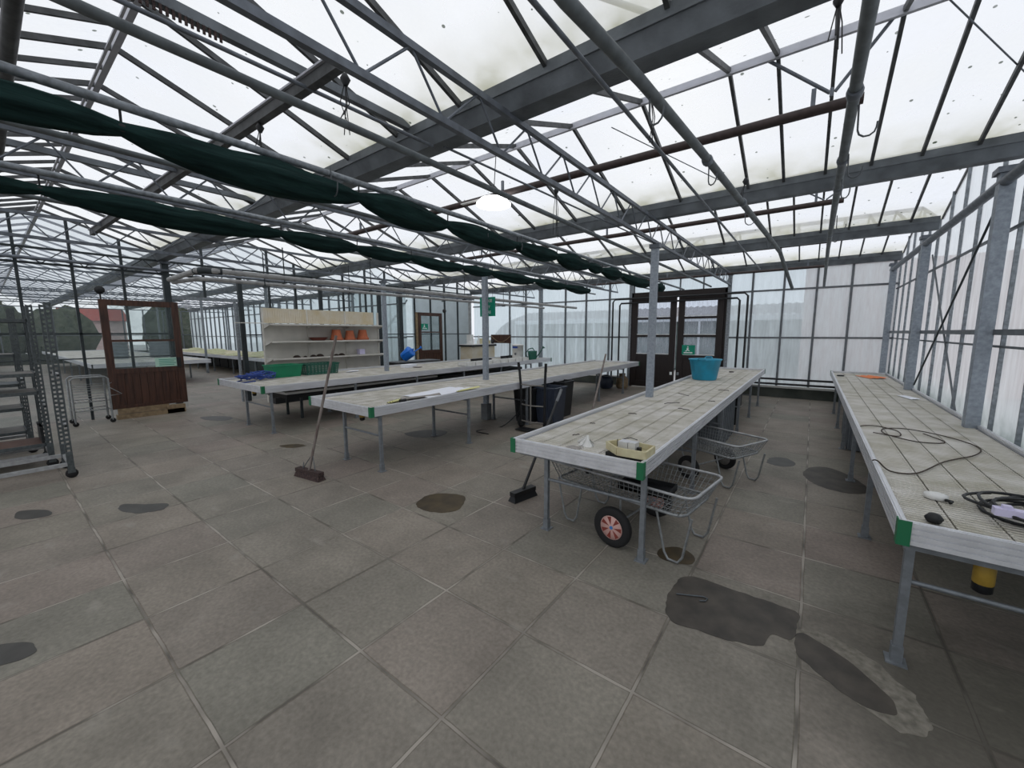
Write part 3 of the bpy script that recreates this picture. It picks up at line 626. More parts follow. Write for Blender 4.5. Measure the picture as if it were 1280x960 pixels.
exit_sign((-2.72, 11.735, 1.14), .34, .26, '-y', 'green escape sign inside the lowest pane of the right brown door')
# sliding door in the partition
def brown_door(n, x, y0, y1, z0, z1, bars, zp):
    d = sroot('door_%d' % n, (x, (y0+y1)/2, z0)); fw = .11; mb = MB()
    mb.box(x-.03, x+.03, y0, y0+fw, z0, z1).box(x-.03, x+.03, y1-fw, y1, z0, z1).box(x-.028, x+.028, y0+fw, y1-fw, z1-fw, z1)
    for z in bars: mb.box(x-.025, x+.025, y0+fw, y1-fw, z-.02, z+.02)
    mb.box(x-.028, x+.028, y0+fw, y1-fw, zp-.06, zp+.04).box(x-.028, x+.028, y0+fw, y1-fw, z0, z0+.06); mb.build('frame', 'wood_brown', d)
    mb = MB(); k = y0+fw
    mb.box(x-.016, x-.004, y0+fw, y1-fw, z0+.06, zp-.06)
    while k < y1-fw-.02: mb.box(x-.003, x+.014, k+.003, min(k+.107, y1-fw), z0+.06, zp-.06); k += .11
    mb.build('panel', 'wood_brown', d)
    MB().box(x-.004, x+.004, y0+fw-.01, y1-fw+.01, zp+.03, z1-fw+.01).build('pane', 'partition_glass', d)
    return d
d = brown_door(3, -10.55, 1.37, 2.52, .20, 2.27, (1.50,), .93)
MB().box(-10.56, -10.50, 1.44, 2.20, .10, .20).box(-10.6, -10.48, 2.16, 2.46, .0, .17).box(-10.62, -10.48, 1.42, 2.44, .0, .09).build('bottom_block', 'wood_pale', d)
MB().box(-10.53, -10.50, 2.40, 2.47, .95, 1.15).build('handle', 'black', d)
MB().tube([(-10.62, 1.42, 2.25), (-10.62, 1.42, 2.42)], .012, 6).lathe((-10.62, 1.42, 2.44), [(.01, -.03), (.07, -.025), (.07, .025), (.01, .03)], 16, 'x').build('roller', 'black', d)
t = thing('notice', 'pale green notice with faint printed lines on the brown sliding door', 'sign', (-10.51, 2.28, 1.05))
MB().box(-10.516, -10.512, 2.06, 2.42, .97, 1.15).build('sheet', 'sign_pale', t)
mb = MB()
for k in range(4): mb.box(-10.512, -10.510, 2.12, 2.36+.03*(k % 2), 1.0+.035*k, 1.012+.035*k)
mb.build('printing', 'sign_green', t)
d = brown_door(4, -10.78, 9.02, 10.10, .05, 2.33, (1.66,), 1.0)
MB().lathe((-10.78, 10.25, 2.42), [(.01, -.03), (.07, -.025), (.07, .025), (.01, .03)], 16, 'x').build('roller', 'wood_dark', d)
MB().box(-10.81, -10.76, 8.93, 9.0, .03, 2.33).build('jamb', 'wood_pale', d)
exit_sign((-10.74, 9.27, 1.85), .30, .20, '+x', 'green escape sign on the upper pane of the far brown door')
# hanging sign
t = thing('hanging_sign', 'green hanging sign with white lettering behind the post between the left benches', 'sign', (-4.890, 5.78, 2.12))
MB().box(-5.070, -4.700, 5.74, 5.75, 1.93, 2.28).build('sign_plate', 'sign_green', t)
for s_, z_, q_ in (('PLEASE', 2.21, .075), ('PAY', 2.10, .075), ('HERE', 2.0, .075)): text_mesh(s_, q_, 'sign_white', t, plane_mx((-4.885, 5.738, z_), '-y'))
MB().tube([(-5.010, 5.745, 2.27), (-5.010, 5.68, 3.14)], .003, 4).tube([(-4.760, 5.745, 2.27), (-4.760, 5.68, 3.14)], .003, 4).build('hanging_wire', 'black', t)

# ================================================================== BENCHES
def bench(label, x0, x1, y0, y1, zt, lx, lys, stretch=.43, strips=5, valve=None, rimh=.115, green=True, zleg=None):
    t = thing('growing_bench', label, 'bench', ((x0+x1)/2, (y0+y1)/2, 0)); zb = zt-rimh; w_ = .028
    mb = MB()
    for i in range(4):       # extruded aluminium profile with grooves
        za = zb+rimh*i/4+.0045; zc = zb+rimh*(i+1)/4-.0045; g = 0
        mb.box(x0+w_, x1-w_, y0, y0+w_, za, zc).box(x0+w_, x1-w_, y1-w_, y1, za, zc).box(x0, x0+w_, y0, y1, za, zc).box(x1-w_, x1, y0, y1, za, zc)
    e = .008
    mb.box(x0+w_, x1-w_, y0+e, y0+w_-e, zb, zt).box(x0+w_, x1-w_, y1-w_+e, y1-e, zb, zt).box(x0+e, x0+w_-e, y0+e, y1-e, zb, zt).box(x1-w_+e, x1-e, y0+e, y1-e, zb, zt)
    mb.build('rim', 'alu', t)
    mb = MB(); W = (x1-x0-2*w_-.02)/strips
    for i in range(strips):
        a = x0+w_+.01+i*W; mb.box(a+.006, a+W-.006, y0+w_+.01, y1-w_-.01, zt-.055, zt-.038)
        mb.box(a+.004, a+.016, y0+w_+.01, y1-w_-.01, zt-.05, zt-.036).box(a+W-.016, a+W-.004, y0+w_+.01, y1-w_-.01, zt-.05, zt-.036)
    mb.build('tray_surface', 'tray', t)
    MB().box(x0+w_, x1-w_, y0+w_, y1-w_, zb+.012, zb+.03).build('underlay', 'dark_gap', t)
    for cx, cy in ((x0, y0), (x1, y0), (x0, y1), (x1, y1)):
        sx = 1 if cx == x0 else -1; sy = 1 if cy == y0 else -1; h = .006; q = .042
        MB().prism([(cx-sx*h, cy-sy*h), (cx+sx*q, cy-sy*h), (cx+sx*q, cy-sy*.0005), (cx-sx*.0005, cy-sy*.0005), (cx-sx*.0005, cy+sy*q), (cx-sx*h, cy+sy*q)][::sx*sy], zb-.004, zt+.002).build('corner_cap', 'green_cap', t)
    for ly in lys:
        for x in lx:
            MB().box(x-.017, x+.017, ly-.017, ly+.017, 0.006, zb+.02).box(x-.04, x+.04, ly-.04, ly+.04, 0, .008).box(x-.022, x+.022, ly-.022, ly+.022, 0, .09).build('leg', 'leg', t)
        MB().tube([(lx[0], ly, stretch), (lx[-1], ly, stretch)], .012, 7).build('stretcher', 'leg', t)
        MB().box(x0+.03, x1-.03, ly-.022, ly+.022, zb-.035, zb+.008).build('cross_bearer', 'leg', t)
    if valve:
        vx, vy, vz = valve
        v = MB().lathe((vx, vy, vz), [(.025, .10), (.036, .09), (.036, -.05), (.03, -.06)], 14).build('drain_valve', 'yellow', t); cap(v, 'yellow drain valve under the bench')
        MB().lathe((vx, vy, vz-.07), [(.02, -.03), (.034, -.02), (.034, .015)], 14).build('valve_end', 'black', v)
    return t
B2 = bench('long grey bench in the centre right with a bright blue bucket at its far end', -1.95, -.845, 2.58, 11.15, .75, (-1.66, -.865), [2.68+1.5*i for i in range(6)], valve=(-1.42, 2.95, .55), strips=6)
B3 = bench('long bench second from the left with white sheets of paper lying on it', -5.32, -3.92, 2.56, 11.3, .79, (-4.72, -3.96), [2.70+1.5*i for i in range(6)], valve=(-4.72, 2.95, .57), strips=7)
B4 = bench('leftmost long bench, green tubs and blue rope on it', -8.86, -6.92, 2.60, 11.4, .79, (-7.98, -6.96), [2.74+1.5*i for i in range(6)], valve=(-8.2, 2.95, .58), strips=10)
B1 = bench('long bench along the right wall with cables lying on it', .39, 1.33, 2.50, 11.55, .745, (.445, 1.20), [2.56+1.5*i for i in range(6)], strips=5, valve=(.70, 2.62, .54))
# annex benches
def far_bench(label, x0, x1, y0, y1, zt, group=None, moss=False):
    t = thing('growing_bench', label, 'bench', ((x0+x1)/2, (y0+y1)/2, 0), group=group)
    MB().box(x0, x1, y0, y0+.03, zt-.12, zt).box(x0, x1, y1-.03, y1, zt-.12, zt).box(x0, x0+.03, y0, y1, zt-.12, zt).box(x1-.03, x1, y0, y1, zt-.12, zt).build('rim', 'alu', t)
    MB().box(x0+.02, x1-.02, y0+.02, y1-.02, zt-.06, zt-.03).build('tray_surface', 'cream' if moss else 'tray', t)
    x = x0+.3
    while x < x1:
        for y in (y0+.15, y1-.15): MB().box(x-.02, x+.02, y-.02, y+.02, 0, zt-.11).build('leg', 'leg', t)
        x += 2.2
    return t
far_bench('long bench beyond the doorway with yellow-green matting, against the end wall', -30, -12.1, 5.9, 8.1, .76, moss=True)
far_bench('wide bench seen through the brown sliding door carrying grey tubs', -32, -16.6, 1.85, 4.75, .76)
far_bench('bench in the far glasshouse behind the plant trolleys', -32, -17.2, -3.2, .2, .76)
mb = MB()
for k in range(26):
    x = -12.4-k*.65+random.uniform(-.2, .2); y = 6.2+random.uniform(0, 1.4); m = Matrix.Translation((x, y, .76)) @ Matrix.Scale(.25+random.random()*.25, 4)
    mb.lathe((0, 0, 0), [(.9, 0), (.7, .12), (.3, .2), (.02, .24)], 9, 'z', m)
o = mb.build('plant_matting', 'moss', loc=(-18, 7, .76)); o['kind'] = 'stuff'; tag(o, 'yellow-green mossy matting lying on the long bench beyond the doorway', 'moss')
for k in range(14):
    x = -12.9-k*1.1; mb = MB().box(x-.5, x+.5, 7.0, 7.9, .01, .5).box(x-.52, x+.52, 6.98, 7.92, .5, .56); tag(mb.build('shade_block', 'black', loc=(x, 7.4, 0)), 'black block standing in for the shade under the bench beyond the doorway', 'crate', 'added shade blocks under the far bench')  # black blocks added to give the dark under this bench
for (x, y, s, l) in ((-20.5, 3.0, .62, 'stack of grey tubs on the far bench, left of the sliding door frame'), (-20.5, 4.25, .75, 'larger stack of grey tubs on the far bench seen through the sliding door')):
    t = thing('tub_stack', l, 'tub', (x, y, .73))
    for k in range(5): MB().lathe((x, y, .735+k*.12), [(.30*s/.6*.9, 0), (.33*s/.6*.9, .10), (.35*s/.6*.9, .10), (.35*s/.6*.9, .12)], 18).build('tub', 'tub_light', t)

# ================================================================== ITEMS ON BENCHES
ZB2 = .712
# bench 2: seed tray box with gadgets
t = thing('wooden_tray', 'cream wooden tray sitting on a black base at the near corner of the centre bench', 'tray', (-1.02, 2.78, ZB2), math.radians(-6))
MB().box(-.14, .14, -.09, .11, 0, .03).build('base', 'black', t, True)
mb = MB(); poly = [(-.17, -.02), (-.03, -.12), (.17, -.09), (.15, .10), (-.12, .12)]
mb.prism(poly, .03, .045)
for a, b in zip(poly, poly[1:]+poly[:1]): mb.bar((a[0], a[1], .062), (b[0], b[1], .062), .014, .055)
mb.build('tray_box', 'cream', t, True)
t = thing('aluminium_box', 'small silver metal box with wires in the cream tray', 'box', (-1.03, 2.80, ZB2+.046), math.radians(-6))
MB().box(-.075, .0, -.02, .06, 0, .058).box(.005, .06, -.02, .05, 0, .062).build('casing', 'alu', t, True)
MB().tube([(-.08, .06, .055), (-.02, .07, .075), (.04, .06, .07)], .003, 5).tube([(-.09, 0, .01), (-.1, .02, .06)], .003, 5).box(.065, .09, .0, .03, 0, .03).build('wiring', 'black', t, True)
t = thing('crumpled_plastic', 'crumpled clear plastic wrapper standing on the near end of the centre bench', 'wrapper', (-1.39, 2.86, ZB2))
mb = MB()
for k in range(7):
    a = k*.9; r = .03+.03*random.random(); mb.add([(0, 0, .05+.05*random.random()), (r*math.cos(a)*1.6, r*math.sin(a), .0), (r*math.cos(a+.7)*1.6, r*math.sin(a+.7), .03*random.random()), (0, .01, .02)], [(0, 1, 2), (0, 2, 3)])
mb.lathe((0, 0, 0), [(.05, 0), (.03, .02), (.018, .04), (.010, .085), (.004, .09)], 8); mb.build('wrapper', 'white_plastic', t, True)
tag(MB().prism([(-.06, -.03), (.05, -.05), (.07, .02), (-.03, .04)], 0, .004, Matrix.Translation((-1.46, 2.76, ZB2))).build('paper_scrap', 'grey_sheet', loc=(-1.46, 2.76, ZB2)), 'small grey scrap lying beside the crumpled plastic wrapper', 'scrap')
def twig(x, y, z, L, ang, label):
    m = Matrix.Translation((x, y, z+.006)) @ Matrix.Rotation(ang, 4, 'Z'); mb = MB().tube([m @ Vector(p) for p in ((-L/2, 0, 0), (-L/4, L*.08, .004), (0, 0, .002), (L/3, L*.06, .004), (L/2, -.02*L, 0))], .004, 5)
    tag(mb.build('twig', 'soil', loc=(x, y, z)), label, 'twig', 'dark bits lying on the centre bench')
for q in ((-1.55, 4.3, .09, .2), (-1.38, 5.25, .22, .9), (-1.15, 4.9, .16, -.4), (-1.0, 5.7, .08, .2), (-1.62, 3.1, .07, 1.), (-1.45, 6.1, .26, 2.4), (-1.05, 6.9, .15, .4), (-1.7, 3.6, .05, .4)): twig(q[0], q[1], ZB2, q[2], q[3], 'dark twig or scrap lying on the centre bench')
# blue bucket
t = thing('bucket', 'big bright blue flexible bucket standing at far end of the centre bench', 'bucket', (-1.62, 8.35, ZB2))
MB().lathe((0, 0, 0), [(.20, 0), (.215, .02), (.275, .37), (.295, .385), (.295, .40), (.265, .39), (.20, .03), (.01, .02)], 28, caps=False).lathe((0, 0, 0), [(.20, 0), (.001, 0)], 28, caps=False).build('body', 'blue_plastic', t, True)
for s in (-1, 1): MB().tube([(-.08, s*.29, .38), (-.05, s*.33, .42), (.05, s*.33, .42), (.08, s*.29, .38)], .012, 7).build('handle', 'blue_plastic', t, True)
# bench 3 items
ZB3 = .752
def sheet(x, y, z, w, l, ang, m, label, curl=.02, cat='sheet'):
    mb = MB(); n = 8; mx = Matrix.Rotation(ang, 4, 'Z'); vs = []; fs = []
    for k in (0, 1):
        for i in range(n+1):
            for j in (0, 1): vs.append(mx @ Vector(((i/n-.5)*w, (j-.5)*l, curl*abs(math.sin(i*1.1+j))*(.4+i/n)+k*.003+.002)))
    N2 = 2*(n+1)
    for i in range(n):
        a = 2*i; fs += [(a, a+2, a+3, a+1), (N2+a, N2+a+1, N2+a+3, N2+a+2), (a, a+1, N2+a+1, N2+a), (a, N2+a, N2+a+2, a+2), (a+1, a+3, N2+a+3, N2+a+1)]
    mb.add(vs, fs); o = mb.build('sheet', m, local=True); o.location = (x, y, z); return tag(o, label, cat)
sheet(-4.32, 3.98, ZB3, .50, 1.05, .12, 'paper', 'large white sheet lying on the second bench from the left')
sheet(-4.16, 3.45, ZB3, .16, .62, -.1, 'grey_sheet', 'grey-brown curled strip beside the large white sheet', .04)
sheet(-4.18, 3.1, ZB3, .10, .26, .3, 'yellow_pale', 'pale yellow slip of paper near the front of the second bench', .03)
t = thing('tube_roll', 'small black and clear roll at the end of the grey strip', 'roll', (-4.08, 3.12, ZB3)); MB().tube([(0, -.04, .025), (0, .05, .025)], .022, 10).build('roll', 'black', t, True)
sheet(-4.10, 4.35, ZB3+.012, .10, .5, .15, 'yellow_pale', 'folded greenish-cream strip lying across the edge of the large white sheet', .03)
# bench 4 items
ZB4 = .752
def crate(x, y, L, W, Hh, m, label, slats):
    t = thing('plastic_crate', label, 'crate', (x, y, ZB4)); mb = MB(); p = .03
    def ring(z, e): return [(-W/2-e, -L/2-e, z), (W/2+e, -L/2-e, z), (W/2+e, L/2+e, z), (-W/2-e, L/2+e, z)]
    if not slats:
        mb.add(ring(0, 0)+ring(Hh, p)+ring(Hh, p-.015)+ring(.015, -.015), [(3, 2, 1, 0), (0, 1, 5, 4), (1, 2, 6, 5), (2, 3, 7, 6), (3, 0, 4, 7), (4, 5, 9, 8), (5, 6, 10, 9), (6, 7, 11, 10), (7, 4, 8, 11), (8, 9, 13, 12), (9, 10, 14, 13), (10, 11, 15, 14), (11, 8, 12, 15), (12, 13, 14, 15)])
        mb.build('body', m, t, True)
    else:
        mb.box(-W/2, W/2, -L/2, L/2, 0, .012)
        for k in range(7):
            z = Hh*(k+.3)/7; e = p*z/Hh; q = ring(z, e)
            for a, b in zip(q, q[1:]+q[:1]): mb.bar(a, b, .008, .016)
        for a in range(10):
            yy = -L/2+L*a/9
            for s in (-1, 1): mb.bar((s*W/2, yy, 0), (s*(W/2+p), yy*1.05, Hh), .008, .02)
        for a in range(6):
            xx = -W/2+W*a/5
            for s in (-1, 1): mb.bar((xx, s*L/2, 0), (xx*1.1, s*(L/2+p), Hh), .02, .008)
        mb.build('body', m, t, True)
    mb = MB(); q = ring(Hh, p+.006)
    for a, b in zip(q, q[1:]+q[:1]): mb.bar(a, b, .02, .022)
    mb.build('lip', m, t, True)
crate(-8.62, 3.66, .50, .40, .235, 'green_plastic', 'solid bright green plastic tub on the leftmost bench beside the blue rope', False)
crate(-8.62, 4.38, .66, .40, .225, 'green_dark', 'slatted dark green crate next to the bright green tub', True)
t = thing('rope_coil', 'tangled blue rope heaped on the near end of the leftmost bench', 'rope', (-8.35, 3.05, ZB4))
pts = []
for i in range(150):
    a = i*.42; r = .17+.09*math.sin(i*.37); pts.append((r*math.cos(a)*.9+.05*math.sin(i*.11), r*math.sin(a)*1.1+.12*math.sin(i*.05), .02+.15*abs(math.sin(i*.23))*(1-abs(math.sin(i*.05))*.4)))
MB().tube(pts, .011, 6).tube([(-.1, -.2, .012), (.2, -.42, .012), (.35, -.3, .012), (.25, -.1, .012)], .011, 6).build('rope', 'rope_blue', t, True)
sheet(-8.3, 5.0, ZB4, .12, .28, .2, 'paper', 'small white paper on the leftmost bench behind the dark green crate', .03)
t = thing('white_box', 'flat white box with a brown saucer beside it on the leftmost bench', 'box', (-8.25, 6.55, ZB4)); MB().box(-.10, .10, -.18, .18, 0, .08).build('box', 'paper', t, True); MB().lathe((.22, .1, 0), [(.09, 0), (.13, .02), (.12, .025), (.08, .01)], 16).build('saucer', 'grey_sheet', t, True)
tag(MB().lathe((-8.3, 5.95, ZB4), [(.07, 0), (.05, .02), (.01, .025)], 9).build('yellow_scrap', 'yellow_pale', loc=(-8.3, 5.95, ZB4)), 'small yellow scrap on the leftmost bench before the white box', 'scrap')
for k in range(8):
    y = 7.7+k*.36; t = thing('seed_tray', 'white multi-cell seed tray lying in the row on the leftmost bench', 'tray', (-7.30, y, ZB4), 0, 'white seed trays on the leftmost bench')
    mb = MB().box(-.16, .16, -.16, .16, 0, .012)
    for a in range(4): mb.box(-.16+a*.1, -.148+a*.1, -.16, .16, 0, .10); mb.box(-.16, .16, -.16+a*.1, -.148+a*.1, 0, .10)
    mb.build('cells', 'white_plastic', t, True)
for (x, y, l) in ((-8.1, 9.2, 'black plastic tray leaning behind the seed trays, left one'), (-8.3, 10.9, 'black plastic tray lying behind the seed trays, right one')):
    t = thing('black_tray', l, 'tray', (x, y, ZB4)); MB().box(-.15, .15, -.32, .32, 0, .02).box(-.15, .15, -.32, -.30, 0, .09).box(-.15, .15, .30, .32, 0, .09).box(-.15, -.13, -.32, .32, 0, .09).box(.13, .15, -.32, .32, 0, .09).build('tray', 'black', t, True)
t = thing('white_tub', 'white plastic tub with a blue label on the far end of the leftmost bench', 'tub', (-7.62, 10.45, ZB4))
MB().lathe((0, 0, 0), [(.175, 0), (.18, .02), (.18, .46), (.19, .46), (.19, .49), (.12, .51), (.01, .51)], 20).build('body', 'white_plastic', t, True); MB().box(-.08, .12, -.186, -.180, .38, .44).build('label', 'rope_blue', t, True); MB().lathe((.03, -.182, .2), [(.04, -.004), (.04, .004)], 14, 'y').build('badge', 'tub_grey', t, True)
def watering_can(loc, rot, s, m, label, tilt=0):
    t = thing('watering_can', label, 'watering can', loc, rot); R_ = Matrix.Rotation(tilt, 4, 'X')
    z0 = .0 if not tilt else .1*s
    T = Matrix.Translation((0, 0, z0)) @ R_
    MB().lathe((0, 0, 0), [(.11*s, 0), (.115*s, .02*s), (.135*s, .24*s), (.13*s, .25*s), (.05*s, .255*s)], 18, 'z', T).build('body', m, t, True)
    MB().tube([T @ Vector(p) for p in ((.10*s, 0, .05*s), (.22*s, 0, .18*s), (.33*s, 0, .34*s))], [.022*s, .016*s, .012*s], 8).build('spout', m, t, True)
    MB().lathe((0, 0, 0), [(.012*s, 0), (.04*s, .04*s), (.04*s, .045*s)], 12, 'z', T @ Matrix.Translation((.33*s, 0, .33*s)) @ Matrix.Rotation(.7, 4, 'Y')).build('rose', m, t, True)
    MB().tube([T @ Vector(p) for p in ((.07*s, 0, .25*s), (0, 0, .33*s), (-.12*s, 0, .30*s), (-.20*s, 0, .2*s), (-.19*s, 0, .10*s), (-.12*s, 0, .05*s))], .014*s, 7).build('handle', m, t, True)
    return t
watering_can((-7.25, 10.75, ZB4), .1, 1.15, 'green_dark', 'dark green watering can on the far end of the leftmost bench')
t = thing('low_cabinet', 'dark low cupboard behind the leftmost bench, right of the shelving', 'cabinet', (-9.75, 7.9, 0)); MB().box(-10.0, -9.5, 7.2, 8.75, .06, .76).build('body', 'black', t); MB().box(-10.03, -9.47, 7.17, 8.78, .76, .79).build('top', 'tub_grey', t); MB().box(-9.99, -9.51, 7.22, 8.73, 0, .06).build('plinth', 'mullion_dark', t)
watering_can((-9.6, 7.45, .79), 2.0, 1.25, 'blue_can', 'bright blue watering can tipped on its side before the far brown door', tilt=.9)
# counter with clutter
t = thing('sales_counter', 'white counter with black edged top in the back left corner', 'counter', (-10.1, 10.9, 0))
MB().box(-10.18, -9.62, 10.43, 11.70, .05, 1.14).build('body', 'shelf_beige', t); MB().box(-10.22, -9.56, 10.38, 11.74, 1.14, 1.20).build('edge', 'black', t); MB().box(-10.22, -9.58, 10.40, 11.72, 1.20, 1.225).build('worktop', 'white_plastic', t); MB().box(-10.16, -9.64, 10.45, 11.68, 0, .05).build('plinth', 'black', t)
def small(name, m, mb, loc, label, cat): return tag(mb.build(name, m, local=True, loc=loc), label, cat)
small('till', 'white_plastic', MB().box(-.10, .10, -.07, .07, 0, .34).box(-.08, -.04, -.09, .09, .1, .12), (-10.0, 10.75, 1.225), 'white upright till standing on the counter', 'till')
small('mug', 'white_plastic', MB().lathe((0, 0, 0), [(.045, 0), (.05, .12), (.045, .12), (.04, .01)], 14), (-9.75, 10.5, 1.225), 'white mug at the left end of the counter', 'mug')
small('bottle', 'white_plastic', MB().lathe((0, 0, 0), [(.035, 0), (.035, .2), (.012, .25), (.012, .32)], 12), (-9.8, 11.0, 1.225), 'slim white bottle on the counter', 'bottle')
small('cream_bag', 'cream', MB().box(-.16, .16, -.2, .2, 0, .12).box(-.12, .12, -.15, .15, .12, .2), (-9.85, 11.35, 1.225), 'cream bag lying on the right of the counter', 'bag')
small('black_pot', 'black', MB().lathe((0, 0, 0), [(.05, 0), (.07, .14), (.06, .14)], 12), (-9.66, 11.62, 1.225), 'small black pot at the right end of the counter', 'pot')
small('cardboard_box', 'wood_pale', MB().box(-.3, .3, -.4, .4, 0, .35).box(-.31, .31, -.41, .41, .33, .37), (-11.5, 10.8, .0), 'cardboard box behind the partition near the counter', 'box')
t = thing('hose_board', 'dark red-brown board with a coiled hose, fixed low on the back wall', 'board', (-9.45, 11.83, 1.4)); MB().box(-9.9, -8.95, 11.82, 11.85, 1.24, 1.56).build('board', 'wood_brown', t); MB().tube([(-9.85+.09*i, 11.80, 1.50-.22*math.sin(PI*i/10)) for i in range(11)], .012, 6).build('hose', 'wood_pale', t)
# shelving ---------------------------------------------------------------
t = thing('shelving_unit', 'white metal shop shelving with slatted header panel behind the leftmost bench', 'shelving', (-10.2, 5.5, 0))
xs0, xs1 = -10.22, -9.80; ys0, ys1 = 3.97, 7.04
for y in (ys0, 4.99, 6.01, ys1): MB().box(xs0-.03, xs0+.03, y-.015, y+.015, 0, 2.22).build('upright', 'shelf_white' if y != 4.99 else 'shelf_white', t)
MB().box(xs0-.012, xs0+.0, ys0, ys1, .1, 1.85).build('back_panel', 'shelf_white', t)
mb = MB(); y = ys0+.02
while y < 6.85: mb.box(xs0-.01, xs0+.012, y, y+.048, 1.87, 2.22); y += .052
mb.build('header_panel', 'shelf_beige', t)
for z in (1.85, 1.45, 1.05, .42):
    s = MB().box(xs0+.01, xs1, ys0, ys1, z-.012, z).box(xs1-.012, xs1+.004, ys0, ys1, z-.035, z).build('shelf', 'shelf_white', t)
    for y in (ys0+.012, 4.99, 6.01, ys1-.012): MB().add([(xs0+.02, y-.003, z-.012), (xs1-.02, y-.003, z-.012), (xs0+.02, y-.003, z-.11), (xs0+.02, y+.003, z-.012), (xs1-.02, y+.003, z-.012), (xs0+.02, y+.003, z-.11)], [(0, 1, 2), (5, 4, 3), (0, 3, 4, 1), (1, 4, 5, 2), (2, 5, 3, 0)]).build('bracket', 'shelf_white', s)
MB().box(xs0, xs1-.05, ys0, ys1, 0, .14).build('plinth', 'black', t)
mb = MB()
for y in (5.0, 6.02): mb.box(xs0+.004, xs0+.018, y-.012, y+.012, .5, 1.83)
cap(mb.build('slot_strip', 'black', t), 'dark slotted strips')
MB().tube([(xs1-.1, 3.3, 1.86), (xs1-.1, ys0, 1.86)], .01, 6).build('rail_end', 'shelf_white', t)
for (y, r, l) in ((5.60, .13, 'upturned terracotta pot on the shelf, the left of three'), (5.98, .12, 'upturned terracotta pot on the shelf, the middle of three'), (6.36, .13, 'upturned terracotta pot on the shelf, the right of three')):
    k = r/.13; t = thing('flower_pot', l, 'flower pot', (-9.95, y, 1.451)); MB().lathe((0, 0, 0), [(.155*k, 0), (.155*k, .05*k), (.14*k, .055*k), (.10*k, .27*k), (.02, .27*k)], 20).build('body', 'terracotta', t, True); MB().lathe((0, 0, 0), [(.158*k, .0), (.162*k, .01), (.162*k, .055*k), (.145*k, .06*k)], 20).build('rim', 'terracotta', t, True)
t = thing('saucer_stack', 'low stack of dark terracotta saucers left of the upturned pots', 'saucer', (-9.95, 5.12, 1.451))
for k in range(3): MB().lathe((0, 0, .025*k), [(.14+.02*k, 0), (.19+.02*k, .03), (.18+.02*k, .03), (.12, .006)], 18).build('saucer', 'terracotta_dark', t, True)
for i, (y, z, r) in enumerate(((4.55, 1.051, .09), (4.95, 1.051, .08), (5.12, 1.051, .10), (5.55, 1.051, .07), (5.70, 1.051, .09), (4.75, 1.051, .05))):
    mb = MB(); mb.lathe((0, 0, 0), [(r, 0), (r*.8, r*.35), (r*.4, r*.6), (.005, r*.65)], 9); tag(mb.build('soil_lump', 'soil', local=True, loc=(-9.92, y, z)), 'dark clump of soil on the lowest open shelf', 'soil', 'soil clumps on the shelf')
small('blue_box', 'purple', MB().box(-.07, .07, -.08, .08, 0, .14), (-10.05, 6.35, 1.051), 'small pale blue box on the shelf under the pots', 'box')
# low long tray under bench 4
t = thing('storage_trough', 'low black trough with white rim stored under the leftmost bench', 'trough', (-8.1, 6.5, 0)); MB().box(-8.5, -7.7, 3.3, 10.8, .42, .50).build('body', 'black', t); MB().box(-8.52, -7.68, 3.28, 7.0, .50, .545).build('rim', 'white_plastic', t)
mb = MB()
for y in (3.6, 6.4, 9.2, 10.6):
    for x in (-8.4, -7.8): mb.box(x-.02, x+.02, y-.02, y+.02, 0, .42)
mb.build('support', 'mullion_dark', t)

# right bench items ---------------------------------------------------------
ZB1 = .712
def cable(pts, r, label, m='black', cat='cable', z=ZB1):
    P = [Vector((x, y, z+r+.002+(zz if zz else 0))) for x, y, *q in pts for zz in [q[0] if q else 0]]
    out = []
    for i in range(len(P)-1):
        p0, p1, p2, p3 = P[max(i-1, 0)], P[i], P[i+1], P[min(i+2, len(P)-1)]
        for k in range(6):
            t_ = k/6; out.append(.5*((2*p1)+(p2-p0)*t_+(2*p0-5*p1+4*p2-p3)*t_**2+(3*p1-p0-3*p2+p3)*t_**3))
    out.append(P[-1]); return tag(MB().tube(out, r, 6).build('cable', m, loc=tuple(P[0])), label, cat)
cable([(.385, 3.55, .035), (.41, 3.54, .04), (.47, 3.47, .0), (.60, 3.52), (.80, 3.95), (1.02, 4.3), (1.10, 4.6), (1.0, 4.9), (.78, 5.1), (.60, 5.0), (.58, 4.75), (.75, 4.55), (.93, 4.65), (.85, 4.95)], .0045, 'thin grey-brown cable snaking across the middle of the right bench', 'bark')
cable([(.42, 4.75), (.43, 5.0), (.55, 5.1), (.68, 4.95), (.66, 4.7), (.50, 4.75)], .0045, 'loop of thin cable by the left edge of the right bench', 'bark')
t = thing('cable_coil', 'heap of black electric cable looped at the near end of the right bench', 'cable', (.98, 2.98, ZB1))
mb = MB(); random.seed(3)
for k in range(7):
    a0 = random.uniform(0, 6); cx, cy = random.uniform(-.05, .08), random.uniform(-.04, .06); rx, ry = random.uniform(.18, .30), random.uniform(.12, .24); ang = random.uniform(-.3, .3)
    pts = [(cx+rx*math.cos(a0+i*.3)*math.cos(ang)-ry*math.sin(a0+i*.3)*math.sin(ang), cy+rx*math.cos(a0+i*.3)*math.sin(ang)+ry*math.sin(a0+i*.3)*math.cos(ang), .012+.008*k+.01*math.sin(i*.6+k)) for i in range(20)]
    mb.tube(pts, .0075, 6)
mb.tube([(-.05, -.1, .03), (.1, -.2, .04), (.17, -.32, .045), (.2, -.36, -.03), (.22, -.37, -.10)], .0075, 6); mb.build('loops', 'black', t, True)
small('plug_adaptor', 'purple', MB().box(-.055, .055, -.022, .022, 0, .035).box(-.03, .0, -.015, .015, .035, .05), (.80, 2.80, ZB1+.05), 'pale lilac socket adaptor among the black cable loops', 'plug')
